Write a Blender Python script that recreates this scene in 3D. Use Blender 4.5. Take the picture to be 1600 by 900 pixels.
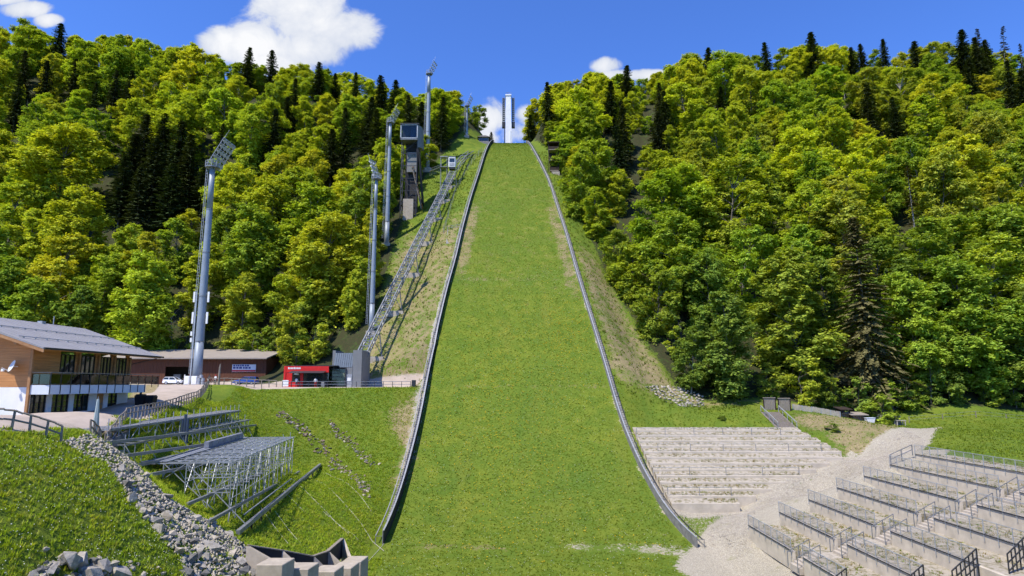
import bpy, bmesh, math, random
import numpy as np
from mathutils import Vector, Matrix

for o in list(bpy.data.objects):
    bpy.data.objects.remove(o)
SC = bpy.context.scene
COL = SC.collection
R = math.radians

# ------------------------------------------------------------------ camera
FPX = 980.0                       # focal length in pixels of the 1600 px wide photograph
PITCH = math.atan(150 / FPX)      # horizon at y = 600
cam_d = bpy.data.cameras.new('camera')
cam_d.sensor_width = 36.0
cam_d.lens = 36.0 * FPX / 1600.0
cam_d.clip_start = 0.1
cam_d.clip_end = 9000.0
cam = bpy.data.objects.new('camera', cam_d)
COL.objects.link(cam)
cam.location = (0, 0, 0)
cam.rotation_euler = (math.pi / 2 + PITCH, 0, 0)
SC.camera = cam

# ------------------------------------------------------------------ sun and sky
SUN_EL = R(58.0)
TO_SUN_AZ = math.atan2(-0.40, -0.40)          # angle from +Y towards +X
to_sun = Vector((math.sin(TO_SUN_AZ) * math.cos(SUN_EL), math.cos(TO_SUN_AZ) * math.cos(SUN_EL), math.sin(SUN_EL)))
sun_d = bpy.data.lights.new('sun', 'SUN')
sun_d.energy = 5.0
sun_d.angle = R(0.5)
sun_d.color = (1.0, 0.925, 0.80)
sun = bpy.data.objects.new('sun', sun_d)
COL.objects.link(sun)
sun.rotation_euler = to_sun.to_track_quat('Z', 'Y').to_euler()

world = bpy.data.worlds.new('World')
SC.world = world
world.use_nodes = True
WN, WL = world.node_tree.nodes, world.node_tree.links
WN.clear()
def wn(t, **k):
    n = WN.new(t)
    for a, b in k.items():
        setattr(n, a, b)
    return n
def wmath(op, a, b=None, clamp=False):
    n = wn('ShaderNodeMath', operation=op, use_clamp=clamp)
    for i, v in enumerate((a, b)):
        if v is None: continue
        if isinstance(v, (int, float)): n.inputs[i].default_value = v
        else: WL.new(v, n.inputs[i])
    return n.outputs[0]
sky = wn('ShaderNodeTexSky', sky_type='NISHITA')
sky.sun_disc = False
sky.sun_elevation = SUN_EL
sky.sun_rotation = TO_SUN_AZ % (2 * math.pi)
sky.altitude = 900
sky.air_density = 1.0
sky.dust_density = 0.25
sky.ozone_density = 3.0
tint = wn('ShaderNodeMix', data_type='RGBA', blend_type='MULTIPLY')
tint.inputs[0].default_value = 1.0
WL.new(sky.outputs[0], tint.inputs[6])
tint.inputs[7].default_value = (0.64, 0.98, 1.70, 1)
# fair-weather clouds, placed by compass direction and height above the horizon
tc = wn('ShaderNodeTexCoord')
sep = wn('ShaderNodeSeparateXYZ')
WL.new(tc.outputs['Generated'], sep.inputs[0])
yy = wmath('MAXIMUM', sep.outputs[1], 0.05)
ca = wmath('DIVIDE', sep.outputs[0], yy)
cb = wmath('DIVIDE', sep.outputs[2], yy)
cv = wn('ShaderNodeCombineXYZ')
WL.new(ca, cv.inputs[0]); WL.new(cb, cv.inputs[1])
def wnoise(scale, detail, rough, dist=0.0, off=(0, 0, 0)):
    ad = wn('ShaderNodeVectorMath', operation='ADD')
    WL.new(cv.outputs[0], ad.inputs[0]); ad.inputs[1].default_value = off
    n = wn('ShaderNodeTexNoise')
    n.inputs['Scale'].default_value = scale
    n.inputs['Detail'].default_value = detail
    n.inputs['Roughness'].default_value = rough
    n.inputs['Distortion'].default_value = dist
    WL.new(ad.outputs[0], n.inputs['Vector'])
    return n.outputs['Fac']
nz = wnoise(14.0, 9.0, 0.62, 0.5)
nz2 = wnoise(6.0, 6.0, 0.55, 0.2, (3.1, 1.7, 0))
def ray(px, py):
    """direction of a pixel of the 1600x900 photograph as X/Y and Z/Y"""
    u = (px - 800) / FPX; v = (450 - py) / FPX
    k = math.cos(PITCH) - v * math.sin(PITCH)
    return u / k, (math.sin(PITCH) + v * math.cos(PITCH)) / k
CLOUDS = [  # pixel centre and half sizes
    (470, 22, 90, 62), (545, 48, 52, 42), (400, 66, 80, 40), (470, 78, 95, 38), (345, 62, 42, 26), (432, 96, 60, 26),
    (768, 188, 36, 36, .14), (822, 182, 24, 24, .18), (760, 216, 36, 22, .14), (800, 206, 42, 28, .2),
    (946, 102, 30, 15), (1010, 118, 40, 11), (960, 116, 30, 10),
    (40, 14, 42, 16), (75, 32, 26, 12), (15, -4, 40, 14), (600, -50, 120, 36), (300, -120, 160, 50), (1180, -150, 240, 50),
    (1500, -260, 260, 80), (1900, 60, 160, 50), (-330, 40, 200, 60), (700, -330, 300, 90)]
dens = None
for (px, py, rx, ry, *thin) in CLOUDS:
    a0, b0 = ray(px, py)
    ax = abs(ray(px + rx, py)[0] - a0); by = abs(ray(px, py - ry)[1] - b0)
    dx = wmath('DIVIDE', wmath('SUBTRACT', ca, a0), ax)
    dy = wmath('DIVIDE', wmath('SUBTRACT', cb, b0), by)
    q = wmath('ADD', wmath('MULTIPLY', dx, dx), wmath('MULTIPLY', dy, dy))
    g = wmath('SUBTRACT', 1.0 - (thin[0] * 2 if thin else 0.0), q)
    g = wmath('MAXIMUM', g, -2.0)
    dens = g if dens is None else wmath('MAXIMUM', dens, g)
d2 = wmath('ADD', wmath('MULTIPLY', dens, 0.95), wmath('MULTIPLY', wmath('SUBTRACT', nz, 0.5), 2.1))
d2 = wmath('ADD', d2, wmath('MULTIPLY', wmath('SUBTRACT', nz2, 0.5), 1.2))
mr = wn('ShaderNodeMapRange', interpolation_type='SMOOTHSTEP')
WL.new(d2, mr.inputs[0]); mr.inputs[1].default_value = -0.12; mr.inputs[2].default_value = 0.55
front = wmath('GREATER_THAN', sep.outputs[1], 0.06)
cmask = wmath('MULTIPLY', mr.outputs[0], front)
shade = wn('ShaderNodeMapRange')
WL.new(wmath('ADD', d2, wmath('MULTIPLY', wmath('SUBTRACT', nz2, 0.5), 2.2)), shade.inputs[0])
shade.inputs[1].default_value = 0.10; shade.inputs[2].default_value = 1.25
ccol = wn('ShaderNodeMix', data_type='RGBA')
WL.new(shade.outputs[0], ccol.inputs[0])
ccol.inputs[6].default_value = (4.0, 4.4, 5.3, 1)
ccol.inputs[7].default_value = (6.2, 6.25, 6.4, 1)
cmix = wn('ShaderNodeMix', data_type='RGBA')
WL.new(cmask, cmix.inputs[0]); WL.new(tint.outputs[2], cmix.inputs[6]); WL.new(ccol.outputs[2], cmix.inputs[7])
bg = wn('ShaderNodeBackground')
bg.inputs[1].default_value = 0.12
WL.new(cmix.outputs[2], bg.inputs[0])
wo = wn('ShaderNodeOutputWorld')
WL.new(bg.outputs[0], wo.inputs[0])

SC.view_settings.view_transform = 'Standard'
SC.view_settings.look = 'None'
SC.view_settings.exposure = 0.38
SC.view_settings.gamma = 1.0
SC.view_settings.use_curve_mapping = False
SC.cycles.max_bounces = 4
SC.cycles.diffuse_bounces = 2
SC.cycles.glossy_bounces = 2
SC.cycles.transmission_bounces = 4
SC.cycles.transparent_max_bounces = 8
SC.cycles.use_denoising = True
SC.cycles.use_adaptive_sampling = True
SC.cycles.adaptive_threshold = 0.03

# ------------------------------------------------------------------ materials
MATS = {}
def mat(name, col, col2=None, scale=4.0, rough=0.7, metal=0.0, bump=0.0, bscale=None, spec=0.3, stretch=(1, 1, 1), detail=6.0, lo=0.35, hi=0.65, alpha=None):
    if name in MATS: return MATS[name]
    m = bpy.data.materials.new(name); m.use_nodes = True
    N, L = m.node_tree.nodes, m.node_tree.links
    b = N['Principled BSDF']
    b.inputs['Roughness'].default_value = rough
    b.inputs['Metallic'].default_value = metal
    b.inputs['Specular IOR Level'].default_value = spec
    if col2 is None: col2 = tuple(c * 0.78 for c in col)
    t = N.new('ShaderNodeTexCoord'); mp = N.new('ShaderNodeMapping')
    mp.inputs['Scale'].default_value = stretch
    L.new(t.outputs['Object'], mp.inputs[0])
    n = N.new('ShaderNodeTexNoise'); n.inputs['Scale'].default_value = scale; n.inputs['Detail'].default_value = detail
    n.inputs['Roughness'].default_value = 0.65
    L.new(mp.outputs[0], n.inputs['Vector'])
    r = N.new('ShaderNodeMapRange'); L.new(n.outputs['Fac'], r.inputs[0]); r.inputs[1].default_value = lo; r.inputs[2].default_value = hi
    x = N.new('ShaderNodeMix'); x.data_type = 'RGBA'; L.new(r.outputs[0], x.inputs[0])
    x.inputs[6].default_value = (*col, 1); x.inputs[7].default_value = (*col2, 1)
    L.new(x.outputs[2], b.inputs['Base Color'])
    if bump:
        n2 = N.new('ShaderNodeTexNoise'); n2.inputs['Scale'].default_value = bscale or scale * 4; n2.inputs['Detail'].default_value = 5
        L.new(mp.outputs[0], n2.inputs['Vector'])
        bm_ = N.new('ShaderNodeBump'); bm_.inputs['Strength'].default_value = bump; bm_.inputs['Distance'].default_value = 0.05
        L.new(n2.outputs['Fac'], bm_.inputs['Height']); L.new(bm_.outputs[0], b.inputs['Normal'])
    MATS[name] = m
    return m
def glass_mat(name, col, rough=0.03, spec=1.0):
    m = mat(name, col, tuple(c * 0.8 for c in col), 0.6, rough, 0.0, 0, spec=spec)
    return m
def clear_glass(name, tintc):
    m = bpy.data.materials.new(name); m.use_nodes = True
    N, L = m.node_tree.nodes, m.node_tree.links; N.clear()
    o = N.new('ShaderNodeOutputMaterial'); mx = N.new('ShaderNodeMixShader')
    tr = N.new('ShaderNodeBsdfTransparent'); tr.inputs[0].default_value = (*tintc, 1)
    gl = N.new('ShaderNodeBsdfGlossy'); gl.inputs['Roughness'].default_value = 0.04
    fr = N.new('ShaderNodeFresnel'); fr.inputs[0].default_value = 1.5
    L.new(fr.outputs[0], mx.inputs[0]); L.new(tr.outputs[0], mx.inputs[1]); L.new(gl.outputs[0], mx.inputs[2]); L.new(mx.outputs[0], o.inputs[0])
    return m
def leaf_mat(name, transl=0.35, var=0.5, add=False):
    m = bpy.data.materials.new(name); m.use_nodes = True
    N, L = m.node_tree.nodes, m.node_tree.links; N.clear()
    o = N.new('ShaderNodeOutputMaterial'); mx = N.new('ShaderNodeMixShader'); mx.inputs[0].default_value = transl
    d = N.new('ShaderNodeBsdfDiffuse'); t = N.new('ShaderNodeBsdfTranslucent')
    oi = N.new('ShaderNodeObjectInfo'); g = N.new('ShaderNodeNewGeometry')
    mr = N.new('ShaderNodeMapRange'); mr.inputs[3].default_value = 1 - var; mr.inputs[4].default_value = 1 + var
    L.new(g.outputs['Random Per Island'], mr.inputs[0])
    sc = N.new('ShaderNodeVectorMath'); sc.operation = 'SCALE'
    L.new(oi.outputs['Color'], sc.inputs[0]); L.new(mr.outputs[0], sc.inputs['Scale'])
    L.new(sc.outputs[0], d.inputs[0])
    tm = N.new('ShaderNodeMix'); tm.data_type = 'RGBA'; tm.blend_type = 'MULTIPLY'; tm.inputs[0].default_value = 1
    L.new(sc.outputs[0], tm.inputs[6]); tm.inputs[7].default_value = (1.25, 1.2, 0.35, 1)
    L.new(tm.outputs[2], t.inputs[0])
    if add:
        tm.inputs[7].default_value = (1.05 * transl, transl, .3 * transl, 1); N.remove(mx); mx = N.new('ShaderNodeAddShader'); L.new(d.outputs[0], mx.inputs[0]); L.new(t.outputs[0], mx.inputs[1])
        tcn = N.new('ShaderNodeTexCoord'); nn = N.new('ShaderNodeTexNoise'); nn.inputs['Scale'].default_value = .55; nn.inputs['Detail'].default_value = 3; L.new(tcn.outputs['Object'], nn.inputs['Vector'])
        rr = N.new('ShaderNodeMapRange'); L.new(nn.outputs['Fac'], rr.inputs[0]); rr.inputs[1].default_value = .35; rr.inputs[2].default_value = .65
        hm = N.new('ShaderNodeMix'); hm.data_type = 'RGBA'; L.new(rr.outputs[0], hm.inputs[0]); hm.inputs[6].default_value = (.86, .94, 1.1, 1); hm.inputs[7].default_value = (1.12, 1.06, .9, 1)
        cm = N.new('ShaderNodeMix'); cm.data_type = 'RGBA'; cm.blend_type = 'MULTIPLY'; cm.inputs[0].default_value = 1; L.new(oi.outputs['Color'], cm.inputs[6]); L.new(hm.outputs[2], cm.inputs[7]); L.new(cm.outputs[2], sc.inputs[0])
    else:
        L.new(d.outputs[0], mx.inputs[1]); L.new(t.outputs[0], mx.inputs[2])
    L.new(mx.outputs[0], o.inputs[0])
    return m

M = dict(
    concrete=mat('concrete', (.46, .41, .345), (.35, .31, .26), 1.6, .85, bump=.25, bscale=18),
    wall_concrete=mat('wall_concrete', (.57, .505, .405), (.43, .38, .305), .7, .85, bump=.2, bscale=14),
    concrete_warm=mat('concrete_warm', (.43, .375, .305), (.32, .28, .23), 1.3, .85, bump=.25, bscale=16),
    concrete_dark=mat('concrete_dark', (.22, .21, .19), (.14, .135, .125), 1.3, .9, bump=.3),
    concrete_grey=mat('concrete_grey', (.20, .205, .205), (.165, .17, .17), .6, .8, bump=.1),
    stone=mat('stone', (.40, .37, .32), (.22, .20, .172), 2.2, .9, bump=.6, bscale=9),
    stone_warm=mat('stone_warm', (.46, .41, .335), (.27, .24, .19), 2.0, .9, bump=.6, bscale=9),
    stone_brown=mat('stone_brown', (.24, .185, .13), (.12, .09, .065), 2.2, .9, bump=.6, bscale=9),
    stone_dark=mat('stone_dark', (.17, .165, .155), (.09, .088, .082), 2.2, .9, bump=.6, bscale=9),
    pebble=mat('pebble', (.52, .46, .38), (.30, .265, .22), 1.3, .9),
    gravel=mat('gravel', (.45, .40, .33), (.28, .25, .20), 2.6, .95, bump=.8, bscale=14),
    gravel_weedy=mat('gravel_weedy', (.36, .32, .26), (.18, .16, .09), 2.2, .95, bump=.8, bscale=12, lo=.46, hi=.62),
    steel=mat('steel', (.25, .262, .275), (.165, .174, .185), 3, .5, .35),
    steel_pale=mat('steel_pale', (.42, .44, .46), (.31, .33, .35), 1.2, .5, .3),
    steel_dark=mat('steel_dark', (.055, .058, .062), (.035, .037, .04), 3, .5, .4),
    mast=mat('mast', (.27, .31, .355), (.22, .255, .295), .5, .5, .15),
    alu=mat('alu', (.40, .41, .42), (.28, .29, .30), 2, .5, .3),
    board_dark_and_shaded=mat('board_dark_and_shaded', (.030, .029, .030), (.018, .018, .019), 1.5, .75, bump=.15),  # dark boards; also painted shade on the left barrier and gangway
    board_grey=mat('board_grey', (.24, .235, .23), (.14, .137, .134), 1.4, .75, bump=.2),
    wood_larch=mat('wood_larch', (.56, .27, .098), (.38, .17, .060), 1.6, .6, bump=.2, stretch=(.25, .25, 5), lo=.3, hi=.7),
    wood_beam=mat('wood_beam', (.40, .22, .10), (.28, .14, .06), 2.5, .6, stretch=(1, .3, 1)),
    wood_red=mat('wood_red', (.125, .046, .022), (.075, .030, .016), 1.8, .75, bump=.3, stretch=(5, 5, .2), lo=.3, hi=.7),
    wood_grey=mat('wood_grey', (.31, .265, .215), (.17, .145, .118), 3, .85, bump=.4, stretch=(4, 4, .6)),
    wood_dark=mat('wood_dark', (.045, .030, .022), (.025, .018, .014), 3, .85),
    roof_sheet=mat('roof_sheet', (.285, .28, .29), (.245, .24, .25), .5, .65, .0),
    roof_pale=mat('roof_pale', (.29, .25, .21), (.25, .215, .18), .7, .7),
    roof_shingle=mat('roof_shingle', (.13, .12, .115), (.08, .075, .07), 4, .85),
    plaster=mat('plaster', (.78, .77, .75), (.70, .69, .67), .8, .85, bump=.08),
    pale_blue_and_shade=mat('pale_blue_and_shade', (.62, .66, .71), (.55, .59, .64), .8, .8),  # pale blue; also painted shade on the balcony apron and start tower
    white=mat('white', (.80, .80, .79), (.74, .74, .73), 1, .5),
    frame_dark=mat('frame_dark', (.030, .026, .024), (.02, .018, .016), 3, .5),
    pane=glass_mat('pane', (.020, .028, .026)),
    red=mat('red', (.62, .022, .018), (.52, .018, .015), 1.2, .5),
    black=mat('black', (.012, .012, .013), (.008, .008, .009), 3, .6),
    rubber=mat('rubber', (.02, .02, .02), (.012, .012, .012), 6, .85),
    paint_white=mat('paint_white', (.80, .81, .82), (.77, .78, .79), 1, .18, 0, spec=.6),
    paint_blue=mat('paint_blue', (.025, .075, .33), (.02, .06, .28), 1, .2, 0, spec=.6),
    corrugated=mat('corrugated', (.060, .085, .125), (.045, .065, .095), 2, .5, .3),
    cloth_teal=mat('cloth_teal', (.36, .43, .42), (.28, .34, .33), 2, .85),
    skin=mat('skin', (.50, .31, .23), (.46, .28, .2), 8, .6),
    cloth_dark=mat('cloth_dark', (.03, .032, .04), (.02, .022, .028), 8, .9),
    cloth_white=mat('cloth_white', (.72, .72, .70), (.62, .62, .6), 8, .9),
    cloth_red=mat('cloth_red', (.45, .03, .03), (.36, .025, .025), 8, .9),
    bark=mat('bark', (.17, .155, .135), (.09, .08, .07), 3, .9, bump=.5, stretch=(1, 1, .3)),
    bark_pale=mat('bark_pale', (.34, .32, .29), (.22, .205, .185), 3, .9, bump=.4, stretch=(1, 1, .3)),
    rope=mat('rope', (.55, .52, .46), (.42, .40, .35), 3, .9),
    tower_white=mat('tower_white', (.80, .80, .79), (.72, .72, .71), .25, .6),
    net=mat('net', (.10, .13, .11), (.07, .09, .08), 3, .8),
    rust=mat('rust', (.26, .14, .085), (.17, .10, .065), 1.4, .85),
    plank_blue=mat('plank_blue', (.26, .28, .33), (.17, .185, .22), 1.2, .6, .2),
    banner_red=mat('banner_red', (.45, .03, .035), (.38, .03, .03), 3, .7),
    banner_blue=mat('banner_blue', (.05, .07, .26), (.04, .06, .2), 3, .7),
    dandelion=mat('dandelion', (.75, .50, .012), (.65, .42, .01), 3, .8),
    daisy=mat('daisy', (.75, .76, .68), (.65, .66, .6), 3, .8),
)
M['glass'] = clear_glass('glass', (.62, .72, .66))
M['wire'] = mat('wire', (.30, .31, .32), (.24, .25, .26), 3, .5, .5)
LEAF = leaf_mat('leaf', .72, .38, True)
NEEDLE = leaf_mat('needle', .12, .4)
GRASSB = leaf_mat('grass_blade', .6, .4, True)

# ------------------------------------------------------------------ builders
ORG = {}
def meta(o, label=None, cat=None, group=None, kind=None):
    if label: o['label'] = label
    if cat: o['category'] = cat
    if group: o['group'] = group
    if kind: o['kind'] = kind
    return o
def thing(name, label, cat, loc=(0, 0, 0), group=None):
    o = bpy.data.objects.new(name, None)
    o.empty_display_size = 0.3
    COL.objects.link(o); o.location = loc; ORG[o.name] = Vector(loc)
    return meta(o, label, cat, group)
def link(name, me, parent=None, loc=None):
    o = bpy.data.objects.new(name, me); COL.objects.link(o)
    if parent is not None:
        o.parent = parent; ORG[o.name] = ORG[parent.name]
        if loc is not None: o.location = Vector(loc) - ORG[parent.name]
    else:
        ORG[o.name] = Vector(loc) if loc is not None else Vector((0, 0, 0))
        if loc is not None: o.location = loc
    return o
def np_mesh(name, V, F, m=None, smooth=False):
    V = np.asarray(V, np.float32); F = np.asarray(F, np.int32)
    me = bpy.data.meshes.new(name)
    k = F.shape[1]
    me.vertices.add(len(V)); me.vertices.foreach_set('co', V.ravel())
    me.loops.add(F.size); me.loops.foreach_set('vertex_index', F.ravel())
    me.polygons.add(len(F)); me.polygons.foreach_set('loop_start', np.arange(len(F), dtype=np.int32) * k)
    me.update(calc_edges=True)
    if smooth: me.polygons.foreach_set('use_smooth', np.ones(len(F), bool))
    if m: me.materials.append(m)
    return me
def frame_of(d):
    d = Vector(d).normalized()
    up = Vector((0, 0, 1)) if abs(d.z) < .95 else Vector((0, 1, 0))
    s = d.cross(up).normalized(); u = s.cross(d).normalized()
    return d, s, u
class MB:
    """collects shapes in world coordinates"""
    def __init__(self): self.v = []; self.f = []; self.mi = []; self.cur = 0
    def face(self, pts):
        n = len(self.v); self.v += [tuple(p) for p in pts]; self.f.append(tuple(range(n, n + len(pts)))); self.mi.append(self.cur); return self
    def hexa(self, p):   # 8 corners: bottom 4 ccw, top 4 ccw
        n = len(self.v); self.v += [tuple(q) for q in p]
        for q in ((0, 3, 2, 1), (4, 5, 6, 7), (0, 1, 5, 4), (1, 2, 6, 5), (2, 3, 7, 6), (3, 0, 4, 7)):
            self.f.append(tuple(n + i for i in q)); self.mi.append(self.cur)
        return self
    def box(self, x0, x1, y0, y1, z0, z1):
        return self.hexa([(x0, y0, z0), (x1, y0, z0), (x1, y1, z0), (x0, y1, z0), (x0, y0, z1), (x1, y0, z1), (x1, y1, z1), (x0, y1, z1)])
    def bar(self, p, q, w, h=None):
        h = h or w; p = Vector(p); q = Vector(q)
        d, s, u = frame_of(q - p); s = s * w / 2; u = u * h / 2
        return self.hexa([p - s - u, p + s - u, q + s - u, q - s - u, p - s + u, p + s + u, q + s + u, q - s + u])
    def tube(self, p, q, r0, r1=None, n=8, cap=True):
        r1 = r0 if r1 is None else r1; p = Vector(p); q = Vector(q)
        d, s, u = frame_of(q - p); k = len(self.v)
        for c, r in ((p, r0), (q, r1)):
            for i in range(n):
                a = 2 * math.pi * i / n; self.v.append(tuple(c + (s * math.cos(a) + u * math.sin(a)) * r))
        for i in range(n):
            j = (i + 1) % n; self.f.append((k + i, k + j, k + n + j, k + n + i)); self.mi.append(self.cur)
        if cap:
            self.f.append(tuple(k + i for i in reversed(range(n)))); self.f.append(tuple(k + n + i for i in range(n))); self.mi += [self.cur] * 2
        return self
    def path(self, pts, r, n=6):
        for a, b in zip(pts, pts[1:]): self.tube(a, b, r, r, n)
        return self
    def prism(self, poly, d):
        """extrude a 3-D polygon along vector d"""
        k = len(self.v); n = len(poly); d = Vector(d)
        self.v += [tuple(p) for p in poly] + [tuple(Vector(p) + d) for p in poly]
        self.f.append(tuple(range(k, k + n))); self.f.append(tuple(reversed(range(k + n, k + 2 * n)))); self.mi += [self.cur] * 2
        for i in range(n):
            j = (i + 1) % n; self.f.append((k + i, k + n + i, k + n + j, k + j)); self.mi.append(self.cur)
        return self
    def build(self, name, m, parent=None, smooth=False, fix=True, bevel=0):
        org = ORG[parent.name] if parent is not None else Vector((0, 0, 0))
        me = bpy.data.meshes.new(name)
        me.from_pydata([(a - org.x, b - org.y, c - org.z) for a, b, c in self.v], [], self.f)
        ms = m if isinstance(m, (list, tuple)) else [m]
        for x in ms: me.materials.append(x)
        if len(ms) > 1: me.polygons.foreach_set('material_index', self.mi)
        if fix:
            b = bmesh.new(); b.from_mesh(me); bmesh.ops.recalc_face_normals(b, faces=b.faces); b.to_mesh(me); b.free()
        if smooth: me.polygons.foreach_set('use_smooth', [True] * len(me.polygons))
        o = link(name, me, parent)
        if bevel:
            md = o.modifiers.new('bevel', 'BEVEL'); md.width = bevel; md.segments = 1; md.limit_method = 'ANGLE'
        return o
def smooth01(x, a, b):
    t = np.clip((np.asarray(x, float) - a) / (b - a), 0, 1); return t * t * (3 - 2 * t)
RNG = np.random.default_rng(7)
random.seed(7)

# ------------------------------------------------------------------ terrain
_sl = [(40, 0.0), (62, 0.02), (74, 0.13), (90, 0.42), (110, .68), (130, .81), (185, .81), (215, .715), (235, .57), (250, .43), (262, .30), (275, .12), (300, .02), (340, 0)]
PY = np.arange(0, 420, .25)
_S = np.interp(PY, [a for a, _ in _sl], [b for _, b in _sl])
_S = np.convolve(np.pad(_S, 16, mode='edge'), np.ones(33) / 33, 'valid')
PZ = np.cumsum(_S) * .25
PZ = PZ - np.interp(73, PY, PZ) - 18.7
def prof(y): return np.interp(y, PY, PZ)
LB = [(70, -14.8), (76, -14.8), (92, -14.9), (108, -15.0), (116, -15.2), (124, -15.3), (132, -14.9), (141, -14.6), (151, -13.8), (164, -13.4), (181, -12.4), (202, -10.7), (228, -9.3), (252, -8.0), (265, -7.4), (420, -7.4)]
RB = [(70, 22), (74.7, 21), (79, 20.1), (85, 19.5), (92.5, 18.7), (99, 18.2), (106, 17.8), (118, 17.4), (127, 16.9), (136, 16.1), (147, 15.3), (163, 14.4), (176, 13.3), (194, 11.9), (215, 9.2), (228, 7.7), (252, 6.0), (265, 5.6), (420, 5.6)]
def _sm(tab):
    y = np.arange(60, 421, 1.0); x = np.interp(y, [a for a, _ in tab], [b for _, b in tab])
    x = np.convolve(np.pad(x, 6, mode='edge'), np.ones(13) / 13, 'valid'); return y, x
_ly, _lx = _sm(LB); _ry, _rx = _sm(RB)
def xl(y): return np.interp(y, _ly, _lx)
def xr(y): return np.interp(y, _ry, _rx)

def hill_right(x, y):
    yf = np.interp(x, [20, 36, 60, 120], [123, 122, 117, 118]); zf = np.interp(x, [20, 36, 60, 120], [1.0, -2.5, -6, -6])
    s = np.interp(x, [20, 60, 200], [.84, .86, .90])
    ridge = np.interp(x, [15, 60, 250], [280, 292, 300])
    return zf + s * (np.minimum(y, ridge) - yf) - .12 * np.maximum(y - ridge, 0)
def hill_left(x, y):
    yf = np.interp(x, [-100, -60, -36, -20], [141, 139, 125, 122]); zf = np.interp(x, [-100, -36, -20], [1.0, 1.5, 4])
    s = np.interp(x, [-250, -120, -40, -20], [1.05, 1.0, .86, .80])
    ridge = np.interp(x, [-260, -120, -40, -15], [296, 292, 278, 270])
    return zf + s * (np.minimum(y, ridge) - yf) - .12 * np.maximum(y - ridge, 0)
CP = []
for x in (-12, 0, 14): CP += [(x, 32, -19.4), (x, 46, -19.7), (x, 60, -19.6), (x, 71, -19.0)]
for y in (44, 58, 72):
    CP += [(20, y, -19.3), (22.8, y, -18.4), (25.5, y, -17.0)] + [(x, y, -17.15 + .28 * (x - 26)) for x in (32, 40, 48, 54)] + [(62, y, -8.7), (85, y, -8.4), (130, y, -8)]
CP += [(24, 79, -17.2), (28, 80.5, -16.3), (35, 83, -14.2), (42, 83, -12.4), (45, 87, -11.8), (50.5, 97, -11.3), (55, 90, -9.4), (54, 102, -8.2)]
for x in (21, 31, 41):
    for y in (86, 95, 104): CP.append((x, y, -7.9 - .47 * (104 - y)))
CP += [(33, 86, -15.4), (39, 89, -13.85), (45, 92.5, -12.3), (49.5, 95.5, -11.15)]
CP += [(20, 112, -4.0), (30, 112, -4.5), (40, 112, -4.6), (47, 104, -7.6), (50, 111, -5.2), (60, 109, -6.4), (72, 111, -6.8), (92, 111, -6.8), (125, 111, -6.8),
       (62, 94, -8.0), (80, 92, -7.9), (115, 92, -7.9), (22, 117, .5), (28, 117, -2.2), (36, 117, -3.6)]
CP += [(-45, 45, -3.5), (-60, 60, -3.5), (-50, 70, -3.5), (-60, 80, -3.3), (-78, 75, -3.3), (-60, 95, -2.2), (-80, 95, -1.8), (-70, 112, -.5), (-60, 124, 0), (-90, 124, .2), (-75, 133, .3), (-100, 135, .6),
       (-42, 118, -.4), (-26, 116, -.6), (-36, 124, 0), (-29, 121, -.2), (-110, 60, -3.4), (-110, 100, -1.5), (-70, 40, -3.6), (-130, 135, 2)]
CP += [(-31.5, 34, -3.9), (-31.2, 43, -3.7), (-34, 51, -3.6), (-39, 64, -3.6), (-43, 80, -3.3), (-46.5, 95, -2.2), (-51, 107, -.9)]
CP += [(-27.5, 34, -7), (-23, 34, -11), (-18.5, 34, -15), (-15, 34, -18.2), (-27.5, 45, -6.8), (-23, 46, -10.8), (-19, 47, -14.4), (-15.5, 48, -17.6),
       (-37.5, 58, -5), (-31, 58, -9.0), (-24.5, 57, -12.95), (-19, 60, -16.8), (-40, 75, -5.1), (-33.5, 76, -9.2), (-27, 76, -12.8), (-20, 76, -16.4),
       (-42.5, 90, -4.9), (-35.5, 90, -9.0), (-29.5, 90, -12.7), (-22, 90, -13.4), (-44, 100, -4.6), (-37, 100, -8.8), (-31, 99, -12.4), (-24, 99, -11.2), (-18, 99, -10),
       (-39, 106, -4.8), (-30, 106, -6.2), (-22, 106, -5.8), (-45, 110.5, -1.5), (-35, 111.5, -1.3), (-25, 112.3, -1.3), (-18, 112.5, -1.6)]
CP += [(-60, 10, -3.6), (-32, 8, -3.9), (-100, 30, -3.6)]
for x in (-15, 0, 15): CP += [(x, -20, -1.8), (x, 0, -1.8), (x, 12, -8), (x, 22, -15.5)]
CP += [(40, 0, -2), (35, 15, -9), (70, 10, -5), (70, 30, -9), (120, 20, -6), (-45, -10, -3)]
for y in (135, 165, 200, 240, 275, 300, 340, 400):
    for x in (22, 40, 65, 100, 150, 220, 300): CP.append((x, y, float(hill_right(x, y))))
    for x in (-22, -40, -65, -100, -150, -220, -300):
        if y > 150 or x > -50: CP.append((x, y, float(hill_left(x, y)) - (2.2 if x > -50 and y < 215 else 0)))
for x in (-65, -100, -150): CP += [(x, 143, 2.5 if x > -120 else 8)]
for x in (65, 100, 150): CP.append((x, 117, -6.2))
CP = np.array(CP, float)
def _phi(r2): return .5 * r2 * np.log(r2 + 1e-9)
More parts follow.
